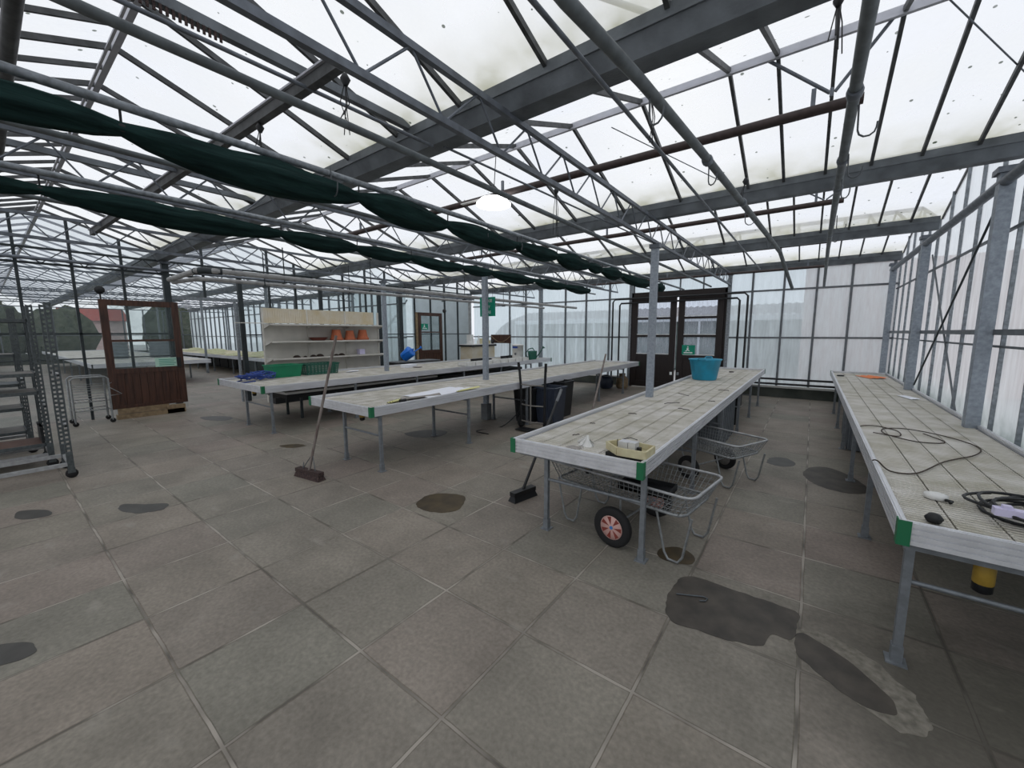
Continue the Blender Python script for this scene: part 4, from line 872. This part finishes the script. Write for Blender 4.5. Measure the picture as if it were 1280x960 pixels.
t = thing('junction_box', 'round white junction box lying on the right bench before the cable heap', 'box', (.605, 3.06, ZB1)); MB().lathe((0, 0, 0), [(.045, 0), (.05, .01), (.05, .022), (.03, .028), (.01, .028)], 10).build('lid', 'white_plastic', t, True); MB().tube([(.03, -.04, .01), (.05, -.06, .012), (.04, -.075, .008)], .008, 6).build('lead', 'black', t, True)
t = thing('knob', 'small black pot lid standing at the near left corner of the right bench', 'lid', (.53, 2.66, ZB1)); MB().lathe((0, 0, 0), [(.025, 0), (.035, .02), (.02, .04), (.005, .045)], 10).build('lid', 'black', t, True)
small('black_puck', 'black', MB().lathe((0, 0, 0), [(.06, 0), (.06, .02), (.01, .025)], 14), (.52, 10.6, ZB1), 'small black disc at the far left corner of the right bench', 'disc')
sheet(1.0, 10.6, ZB1, .3, .5, .4, 'orange', 'orange-red sheet lying at the far end of the right bench', .02)
small('black_puck', 'soil', MB().lathe((0, 0, 0), [(.05, 0), (.05, .02), (.01, .025)], 14), (-1.42, 10.2, ZB2), 'small dark disc at the far end of the centre bench behind the bucket', 'disc')
sheet(1.12, 7.6, ZB1, .1, .35, .3, 'paper', 'thin white strip lying near the wall side of the right bench', .01)
# under right bench
t = thing('support_block', 'corrugated grey bin standing under the right bench', 'bin', (.66, 7.3, 0))
def ribbed(mb, x0, x1, y0, y1, z1, n=9):
    mb.box(x0, x1, y0, y1, .01, z1)
    for i in range(n):
        y = y0+(y1-y0)*(i+.5)/n; mb.tube([(x0, y, .01), (x0, y, z1)], .022, 6); mb.tube([(x1, y, .01), (x1, y, z1)], .022, 6)
    for i in range(5):
        x = x0+(x1-x0)*(i+.5)/5; mb.tube([(x, y0, .01), (x, y0, z1)], .022, 6)
    return mb
ribbed(MB(), .50, .95, 7.0, 8.2, .60).build('body', 'bin_ribbed', t)
t = thing('black_bin', 'black bin beside the corrugated bin under the right bench', 'bin', (.8, 6.4, 0)); MB().lathe((.82, 6.45, 0), [(.17, .0), (.22, .42), (.24, .43), (.24, .45), (.2, .44), (.16, .02)], 20).build('body', 'black', t)
t = thing('support_block', 'corrugated grey bin standing under the centre bench', 'bin', (-1.2, 6.6, 0)); ribbed(MB(), -1.45, -.93, 6.15, 7.2, .60).build('body', 'bin_ribbed', t)
t = thing('black_bin', 'black box under the far half of the centre bench', 'bin', (-1.1, 7.9, 0)); MB().box(-1.3, -.95, 7.8, 8.25, .3, .58).box(-1.28, -.97, 7.82, 8.23, .0, .3).build('body', 'black', t)
# ================================================================== CARTS
def garden_cart(loc, rot, label, hub, r=.145, s=1.0, tall=False):
    t = thing('garden_cart', label, 'cart', loc, rot); zt, zb = .52*s, .36*s; L, W = .62*s, .31*s
    def rr(z, l, w, c=.07):
        pts = []
        for sx, sy, a0 in ((1, 1, 0), (-1, 1, PI/2), (-1, -1, PI), (1, -1, 3*PI/2)):
            for k in range(4): a = a0+PI/2*k/3; pts.append((sx*(l-c)+c*math.cos(a), sy*(w-c)+c*math.sin(a), z))
        return pts
    MB().tube(rr(zt, L, W), .0105, 8, True).build('rim_tube', 'trolley_rail', t, True)
    MB().tube(rr(zb, L*.88, W*.86), .011, 8, True).build('base_frame', 'wire', t, True)
    mb = MB()
    for i in range(31):
        x = -L+.04+(2*L-.08)*i/30; xb = x*.88
        mb.tube([(x, -W, zt), (xb, -W*.86, zb), (xb, W*.86, zb), (x, W, zt)], .0028, 4, cap=False)
    for i in range(13):
        y = -W+.04+(2*W-.08)*i/12; mb.tube([(-L, y, zt), (-L*.88, y*.86, zb), (L*.88, y*.86, zb), (L, y, zt)], .0028, 4, cap=False)
    for k in range(1, 4):
        u = k/4; mb.tube(rr(zb+(zt-zb)*u, L*(.88+.12*u), W*(.86+.14*u)), .0022, 4, True)
    mb.build('wire_basket', 'wire', t, True)
    MB().tube([(.06, -W-.02, r), (.06, W+.02, r)], .009, 8).tube([(.06, -W*.8, r), (.06, -W*.8, zb)], .009, 6).tube([(.06, W*.8, r), (.06, W*.8, zb)], .009, 6).build('axle', 'wire', t, True)
    for sy in (-1, 1):
        y = sy*(W+.045); T = (.06, y, r)
        wh = MB().lathe(T, [(r*.60, -.022), (r*.85, -.030), (r*.98, -.018), (r, 0), (r*.98, .018), (r*.85, .030), (r*.60, .022)], 28, 'y', caps=False).build('wheel', 'rubber', t, True)
        hb = MB().lathe(T, [(.012, -.020), (r*.60, -.020), (r*.62, 0), (r*.60, .020), (.012, .020)], 28, 'y').build('wheel_hub', hub, wh, True)
        if hub == 'pink_hub':
            for k in range(7):
                a = 2*PI*k/7; ca, sa = math.cos(a), math.sin(a); n = Vector((ca, 0, sa)); tt = Vector((-sa, 0, ca)); c = Vector(T)
                p_ = [c+n*r*.14, c+n*r*.54+tt*r*.11, c+n*r*.54-tt*r*.11]; q_ = [v+Vector((0, .0215, 0)) for v in p_]; p_ = [v-Vector((0, .0215, 0)) for v in p_]
                cap(MB().add(p_+q_, [(0, 1, 2), (5, 4, 3), (0, 3, 4, 1), (1, 4, 5, 2), (2, 5, 3, 0)]).build('hub_slot', 'red_slot', wh, True), 'dark red slot of the wheel hub')
            MB().lathe(T, [(.012, -.026), (.014, -.022), (.014, .022), (.012, .026)], 10, 'y').build('hub_cap', 'hub_blue', wh, True)
    for x in (-L*.72, L*.72):
        for sy in (-1, 1): 
            o = MB().tube([(x-.10, sy*W*.8, zb), (x-.03, sy*W*.8, .06), (x, sy*W*.8, .013), (x+.07, sy*W*.8, .013), (x+.10, sy*W*.8, .06), (x+.15, sy*W*.8, zb)], .009, 7).build('leg', 'wire', t, True)
    MB().tube([(-L, -W*.7, zt), (-L-.09, -W*.7, zt+.02), (-L-.09, W*.7, zt+.02), (-L, W*.7, zt)], .010, 7).build('handle', 'wire', t, True)
    return t
garden_cart((-1.12, 3.10, 0), math.radians(-8), 'wire garden cart with pink-spoked wheel under the near end of the centre bench', 'pink_hub', r=.155)
garden_cart((-.92, 4.92, 0), math.radians(-24), 'wire garden cart with plain wheel further under the centre bench', 'ply_grey', r=.13, s=.92)
tag(MB().tube([(-1.78, 3.1, .52), (-1.45, 3.0, .55), (-1.38, 3.0, .62)], .012, 7).build('wooden_peg', 'cream', loc=(-1.78, 3.1, .52)), 'cream stick resting on the rim of the near cart', 'stick')
small('black_tray', 'black', MB().box(-.2, .2, -.12, .12, 0, .015).box(-.2, .2, -.12, -.11, 0, .05).box(-.2, .2, .11, .12, 0, .05).box(-.2, -.19, -.12, .12, 0, .05).box(.19, .2, -.12, .12, 0, .05), (-.98, 3.12, .362), 'black plant tray lying inside the near cart basket', 'tray')
# wire stand cart at the left
t = thing('wire_cart', 'low galvanised wire display cart beside the brown sliding door', 'cart', (-10.4, 1.1, 0)); mb = MB()
x0, x1, y0, y1 = -10.75, -10.3, .86, 1.33
for x in (x0, x1): MB().tube([(x, y0, .05), (x, y0, .82), (x, y0+.04, .86), (x, y1-.04, .86), (x, y1, .82), (x, y1, .05)], .015, 8).build('end_frame', 'wire', t)
for z in (.42, .26):
    mb = MB(); mb.tube([(x0, y0, z), (x1, y0, z), (x1, y1, z), (x0, y1, z)], .009, 6, True)
    for k in range(9): y = y0+(y1-y0)*k/8; mb.tube([(x0, y, z), (x1, y, z)], .004, 5)
    mb.build('wire_shelf', 'wire', t)
mb = MB()
for z in (.52, .62, .70): mb.tube([(x1, y0, z), (x1, y1, z)], .005, 5).tube([(x0, y0, z), (x0, y1, z)], .005, 5)
mb.build('guard_wire', 'wire', t)
MB().tube([(x1, y1, .66), (x1+.02, y1+.16, .52), (x1, y1, .50)], .008, 6).tube([(x1, y1, .72), (x0, y1+.15, .72), (x0, y1+.15, .55)], .006, 6).build('push_handle', 'wire', t)
for x in (x0, x1):
    for y in (y0, y1): MB().lathe((x, y, .04), [(.01, -.012), (.04, -.012), (.04, .012), (.01, .012)], 14, 'x').build('castor', 'rubber', t)

# ================================================================== PLANT TROLLEYS
def trolley(x0, x1, y0, y1, label, shelves, ends, hp=1.97):
    t = thing('plant_trolley', label, 'trolley', ((x0+x1)/2, (y0+y1)/2, 0)); zb = .16
    fr = MB()
    for x in (x0+.02, x1-.02): fr.bar((x, y0, zb), (x, y1, zb), .04, .04)
    for y in (y0+.02, y1-.02): fr.bar((x0, y, zb), (x1, y, zb), .04, .04)
    fr.build('base_frame', 'trolley_rail', t)
    for x in (x0+.02, x1-.02):
        for y in (y0+.02, y1-.02):
            mb = MB(); z = zb-.04     # perforated upright: two strips with rungs leave square holes
            for s in (-1, 1): mb.box(x-.012, x+.012, y+s*.020-.007, y+s*.020+.007, z, hp)
            zz = z
            while zz < hp: mb.box(x-.010, x+.010, y-.014, y+.014, zz, zz+.026); zz += .052
            mb.box(x-.026, x+.026, y-.026, y+.026, .09, .30)
            mb.build('upright', 'trolley', t)
            c = MB().tube([(x, y, .14), (x, y, .10)], .015, 8).box(x-.022, x+.022, y-.03, y+.03, .06, .12).build('castor_fork', 'trolley', t)
            MB().lathe((x, y, .052), [(.01, -.02), (.050, -.02), (.052, 0), (.050, .02), (.01, .02)], 18, 'x').build('castor_wheel', 'rubber', c)
    for z, m in shelves:
        s = MB().box(x0+.04, x1-.04, y0-.0, y1-.05, z, z+.012).build('shelf', m, t); MB().box(x0+.03, x1-.03, y1-.055, y1-.045, z-.02, z+.02).box(x0+.03, x0+.045, y0, y1-.05, z-.025, z+.014).box(x1-.045, x1-.03, y0, y1-.05, z-.025, z+.014).build('shelf_edge', 'trolley', s)
    for z in ends: MB().bar((x0+.01, y1-.01, z), (x1-.01, y1-.01, z), .02, .045).build('end_rail', 'trolley_rail', t)
    return t
trolley(-7.22, -6.63, -.92, .49, 'empty galvanised plant trolley at far left, nearest the camera', [], [.60, 1.17])
trolley(-7.98, -7.38, -1.0, .40, 'galvanised plant trolley with plywood shelves behind the nearest trolley', [(.29, 'ply'), (.93, 'ply_grey'), (1.15, 'ply_grey'), (1.79, 'trolley')], [.76])
trolley(-9.1, -8.5, -1.1, .30, 'galvanised plant trolley with several shelves, farthest of the three at the left', [(.3, 'ply_grey'), (.62, 'ply_grey'), (.95, 'trolley'), (1.35, 'ply_grey')], [1.0])
small('black_panel', 'black', MB().box(-.24, .24, -.012, .012, 0, .20).box(-.26, .26, -.015, .015, .18, .20).box(-.03, .03, -.02, .0, .2, .22), (-7.68, .335, .305), 'dark panel standing on the plywood deck at the end of the second trolley', 'panel')
small('flower_pot', 'black', MB().lathe((0, 0, 0), [(.05, 0), (.08, .16), (.088, .16), (.088, .19), (.075, .18)], 16), (-8.62, .02, 1.365), 'black plastic pot on the top shelf of the farthest trolley', 'flower pot')
# ================================================================== SACK TRUCK, BINS
t = thing('sack_truck', 'old dark sack truck standing upright in front of the bins', 'sack truck', (-3.66, 5.38, 0)); yt = 5.42
for x in (-3.88, -3.42):
    sgn = 1 if x > -3.6 else -1
    MB().tube([(x, yt, .06), (x+.01*sgn, yt, .75), (x+.035*sgn, yt-.02, 1.1)], .021, 8).build('side_rail', 'black', t)
    MB().tube([(x+.035*sgn, yt-.02, 1.0), (x+.04*sgn, yt-.025, 1.13)], .022, 8).build('grip', 'rubber', t)
    MB().lathe((x+sgn*.05, yt+.08, .11), [(.02, -.02), (.10, -.02), (.11, 0), (.10, .02), (.02, .02)], 20, 'x').build('wheel', 'rubber', t)
mb = MB()
for z in (.14, .42, .76): mb.tube([(-3.88, yt, z), (-3.65, yt-.06, z), (-3.42, yt, z)], .012, 7)
mb.tube([(-3.65, yt-.06, .1), (-3.65, yt-.06, .76)], .014, 8); cap(mb.build('cross_bars', 'ply_grey', t), 'greenish-grey worn cross bars')
MB().box(-3.87, -3.43, yt-.20, yt, .02, .03).build('toe_plate', 'black', t)
MB().tube([(-3.93, yt+.08, .11), (-3.37, yt+.08, .11)], .01, 6).build('axle', 'black', t)
def bin_(x, y, wx, wy, h, m, label):
    t = thing('waste_bin', label, 'bin', (x, y, 0)); mb = MB()
    a = [(-wx/2*.82, -wy/2*.82), (wx/2*.82, -wy/2*.82), (wx/2*.82, wy/2*.82), (-wx/2*.82, wy/2*.82)]; b = [(p*1/.82, q/.82) for p, q in a]
    vs = [(p, q, .0) for p, q in a]+[(p, q, h) for p, q in b]+[(p*.94, q*.94, h) for p, q in b]+[(p*.94, q*.94, .02) for p, q in a]
    mb.add(vs, [(3, 2, 1, 0)]+[(i, (i+1) % 4, 4+(i+1) % 4, 4+i) for i in range(4)]+[(4+i, 4+(i+1) % 4, 8+(i+1) % 4, 8+i) for i in range(4)]+[(8+i, 8+(i+1) % 4, 12+(i+1) % 4, 12+i) for i in range(4)]+[(12, 13, 14, 15)]); mb.build('body', m, t, True)
    mb = MB()
    for p, q in zip(b, b[1:]+b[:1]): mb.bar((p[0]*1.02, p[1]*1.02, h), (q[0]*1.02, q[1]*1.02, h), .03, .03)
    mb.build('lip', m, t, True)
    mb = MB()
    for k in range(4): xx = -wx/2*.7+wx*.7*k/3; mb.bar((xx*.9, -wy/2*.82-.004, .02), (xx, -wy/2-.004, h-.03), .02, .012)
    mb.build('ribs', m, t, True); return t
bin_(-4.12, 6.02, .42, .45, .62, 'black', 'black bin directly behind the sack truck')
bin_(-3.74, 6.14, .42, .42, .64, 'navy', 'dark navy ribbed bin beside the sack truck')
bin_(-3.95, 6.75, .5, .40, .68, 'black', 'black tapering bin behind the navy bin')
t = thing('blue_drum', 'small dark blue drum on the floor by the left of the double door', 'drum', (-4.75, 10.9, 0)); MB().lathe((-4.75, 10.9, 0), [(.14, 0), (.20, .06), (.21, .22), (.16, .36), (.05, .40)], 20).build('body', 'navy', t)
t = thing('clay_jar', 'pale brown jar on the floor beside the dark blue drum', 'jar', (-4.38, 11.2, 0)); MB().lathe((-4.38, 11.2, 0), [(.13, 0), (.17, .05), (.17, .28), (.09, .36), (.09, .42), (.11, .43)], 20).build('body', 'wood_pale', t)
cable([(-4.05, 4.75), (-4.35, 4.8), (-4.2, 5.3), (-3.95, 5.5, .3), (-3.9, 5.52, .5)], .008, 'dark hose end lying on the floor under the second bench', 'black', 'hose', 0)
# ================================================================== BROOMS
def broom(base, tip, ang, L, m, hm, label, stay=True):
    t = thing('broom', label, 'broom', (base[0], base[1], 0), ang); inv = WM[t.name].inverted()
    hd = MB().box(-L/2, L/2, -.035, .035, .055, .095).build('head', hm, t, True)
    mb = MB(); random.seed(5)
    mb.add([(-L/2+.01, -.03, .06), (L/2-.01, -.03, .06), (L/2-.01, .03, .06), (-L/2+.01, .03, .06), (-L/2-.01, -.05, 0), (L/2+.01, -.05, 0), (L/2+.01, .05, 0), (-L/2-.01, .05, 0)], [(0, 1, 5, 4), (1, 2, 6, 5), (2, 3, 7, 6), (3, 0, 4, 7), (4, 5, 6, 7)])
    mb.build('bristles', 'bristle' if hm != 'black' else 'black', hd, True)
    a = inv @ Vector((base[0], base[1], .09)); b = inv @ Vector(tip)
    MB().tube([a, a.lerp(b, .5)+Vector((0, 0, .0)), b], .015, 9).build('handle', m, t, True)
    if stay:
        c = a.lerp(b, .12); MB().tube([(-.11, 0, .095), c, (.11, 0, .095)], .005, 6).tube([(-.11, 0, .095), (-.12, .02, .16)], .005, 5).build('stay', 'hook', t, True)
    else:
        c = a.lerp(b, .85); MB().tube([c, b], .018, 9).build('grip', 'tub_grey', t, True)
    return t
broom((-4.44, 2.08, 0), (-4.27, 2.40, 1.60), math.radians(8), .42, 'wood_handle', 'bristle', 'old wooden yard broom standing against the end of the second bench')
broom((-2.17, 3.06, 0), (-2.48, 4.33, .91), math.radians(79), .29, 'black', 'black', 'black soft broom leaning behind the near end of the centre bench', False)
rod('wooden_pole', [(-2.74, 5.6, .02), (-2.98, 6.8, 1.23)], .016, 'bare wooden pole leaning towards the far part of the second bench', 'pole', 'wood_handle')
# ================================================================== FLOOR MARKS
def puddle(poly, m, label, cat='puddle', jag=.012, z=.0010):
    cx = sum(p[0] for p in poly)/len(poly); cy = sum(p[1] for p in poly)/len(poly); out = []; n = len(poly)
    for i in range(n):
        p0, p1, p2, p3 = [Vector((*poly[(i+k) % n], 0)) for k in (-1, 0, 1, 2)]
        for k in range(8):
            t_ = k/8; q = .5*((2*p1)+(p2-p0)*t_+(2*p0-5*p1+4*p2-p3)*t_**2+(3*p1-p0-3*p2+p3)*t_**3)
            j = noise.noise(q*18)*jag; d = (q-Vector((cx, cy, 0))).normalized(); q += d*j; out.append((q.x, q.y))
    o = MB().prism(out, z+.0002, z+.0009).build('puddle', m, loc=(cx, cy, 0)); return tag(o, label, cat)
puddle([(-.54, 2.19), (-.60, 2.42), (-.55, 2.68), (-.30, 2.70), (.03, 2.69), (.05, 2.58), (.03, 2.42), (-.06, 2.40), (-.10, 2.27), (-.26, 2.21), (-.40, 2.19)], 'wet_dark', 'large dark wet patch on the slabs between the centre and right benches')
puddle([(.03, 2.50), (.20, 2.58), (.38, 2.47), (.50, 2.28), (.49, 2.13), (.40, 2.09), (.2, 2.2), (.04, 2.34)], 'dried_rim', 'pale dried rim curving round the dark wet patch by the right bench leg', 'stain', .035, 0)
puddle([(.05, 2.33), (.06, 2.50), (.18, 2.47), (.30, 2.38), (.40, 2.26), (.385, 2.16), (.25, 2.16), (.12, 2.26)], 'wet_dark', 'dark wet patch at the foot of the right bench leg')
puddle([(-2.93, 2.36), (-2.98, 2.55), (-2.88, 2.68), (-2.70, 2.75), (-2.58, 2.66), (-2.50, 2.47), (-2.62, 2.33), (-2.8, 2.30)], 'wet_brown', 'round brown puddle on the floor in front of the second bench')
puddle([(-5.18, .66), (-5.02, .78), (-4.86, .92), (-4.72, .86), (-4.78, .72), (-4.9, .65), (-5.05, .61)], 'wet_grey', 'grey wet patch on the floor right of the near trolley')
puddle([(-5.75, .05), (-5.60, .20), (-5.40, .22), (-5.42, .10), (-5.55, .02)], 'wet_grey', 'small grey oval patch on the floor in front of the near trolley', jag=.005)
puddle([(-3.35, -.2), (-3.22, -.02), (-3.08, .0), (-3.07, -.08), (-3.2, -.25)], 'wet_grey', 'dark grey patch at the left edge of the picture floor')
puddle([(-.78, 2.80), (-.80, 2.92), (-.70, 3.02), (-.58, 2.97), (-.56, 2.85), (-.66, 2.79)], 'wet_brown', 'small brown wet spot beside the near cart', jag=.006)
puddle([(.03, 5.5), (.10, 5.85), (.28, 5.95), (.48, 5.7), (.58, 5.3), (.40, 5.1), (.15, 5.2)], 'wet_dark', 'oval wet patch beside the right bench, middle of the aisle')
puddle([(-.34, 5.75), (-.32, 6.0), (-.18, 6.1), (-.06, 5.95), (-.08, 5.78), (-.2, 5.68)], 'wet_grey', 'round bluish wet patch in the aisle by the far cart')
puddle([(-9.5, 2.45), (-9.3, 2.72), (-8.9, 2.8), (-8.75, 2.6), (-9.1, 2.42)], 'wet_grey', 'grey damp patch in front of the leftmost bench')
puddle([(-6.1, 2.46), (-5.98, 2.66), (-5.78, 2.68), (-5.85, 2.5)], 'wet_brown', 'small dark puddle between the two left benches')
puddle([(-5.2, 4.0), (-5.1, 4.35), (-4.75, 4.5), (-4.6, 4.2), (-4.85, 3.95)], 'wet_grey', 'dark patch on the floor under the second bench')
t = thing('bent_wire', 'bent wire hook lying on the large dark wet patch', 'wire', (-.47, 2.47, .002)); MB().tube([(-.09, -.035, .006), (-.02, .0, .006), (.05, .035, .006), (.075, .03, .006), (.07, .0, .006), (.04, -.02, .006)], .0045, 6).build('wire', 'hook', t, True)

# ================================================================== OUTSIDE
t = thing('glasshouse_building', 'long neighbouring glasshouse with corrugated grey roof seen through the double doors', 'building', (-5, 19, 0))
MB().box(-14, 4, 19.2, 23, -.1, 2.2).build('wall', 'far_green', t)
mb = MB(); x = -14.5
while x < 4.4: mb.add([(x, 19.0, 2.30), (x+.14, 19.0, 2.36), (x+.28, 19.0, 2.30), (x, 21, 2.82), (x+.14, 21, 2.88), (x+.28, 21, 2.82)], [(0, 1, 4, 3), (1, 2, 5, 4)]); x += .28
mb.build('roof', 'roof_grey', t)
mb = MB()
for x in range(-14, 5): mb.box(x-.04, x+.04, 18.94, 19, 0, 2.1)
mb.box(-14, 4, 18.93, 19, 2.1, 2.32); mb.build('frame', 'poly_white', t)
tag(MB().box(-.3, 12, 15.5, 20, -.1, 3.6).build('pink_wall', 'brick_pink', loc=(5, 17, 0)), 'pinkish brick outbuilding blurred behind the back right panes', 'building')
def tunnel(x, y, r, L, label):
    mb = MB(); n = 14; vs = []
    for yy in (y, y+L):
        for i in range(n+1): a = PI*i/n; vs.append((x+r*math.cos(a), yy, r*.85*math.sin(a)-.1))
    mb.add(vs, [(i, i+1, n+2+i, n+1+i) for i in range(n)]+[tuple(range(n+1)), tuple(range(n+1, 2*n+2))[::-1]]); tag(mb.build('polytunnel', 'roof_grey', loc=(x, y, 0)), label, 'polytunnel')
tunnel(-17, 24, 3.3, 12, 'grey polytunnel hoop outside beyond the back wall, left one'); tunnel(-10.5, 24, 3.2, 12, 'grey polytunnel hoop outside beyond the back wall, right one')
t = thing('house', 'distant house with a red roof seen beyond the far glasshouse', 'house', (-61, 7.3, 0)); MB().box(-64, -58, 5.2, 9.4, -.1, 3.1).build('wall', 'brick_pink', t)
MB().add([(-57.6, 4.9, 3.0), (-57.6, 9.7, 3.0), (-64.4, 9.7, 3.0), (-64.4, 4.9, 3.0), (-61, 4.9, 4.4), (-61, 9.7, 4.4)], [(0, 1, 5, 4), (2, 3, 4, 5), (0, 4, 3), (1, 2, 5), (3, 2, 1, 0)]).build('roof', 'roof_red', t)
for i, (x, y, r) in enumerate(((-44, 3.6, 1.75), (-45, .2, 1.9), (-44, -3.2, 1.8), (-45, -6.8, 1.95), (-44, -10.5, 1.9), (-46, -14.5, 2.2), (-52, 12, 2.2), (-53, -1.5, 2.3))):
    t = thing('tree', 'dark bushy tree outside beyond the far glasshouse', 'tree', (x, y, 0), group='trees beyond the far glasshouse')
    MB().tube([(x, y, -.1), (x, y, r)], .18, 7).build('trunk', 'bark', t)
    mb = MB().lathe((x, y, .05), [(r*.6, 0), (r*.95, r*.3), (r*1.05, r*.9), (r*.95, r*1.4), (r*.6, r*1.85), (.05, r*2.05)], 26, caps=False)
    mb.v = [v+Vector((noise.noise(v*1.7), noise.noise(v*1.7+Vector((9, 0, 0))), noise.noise(v*1.7+Vector((0, 9, 0)))))*r*.4 for v in mb.v]; mb.build('crown', 'leaf', t)
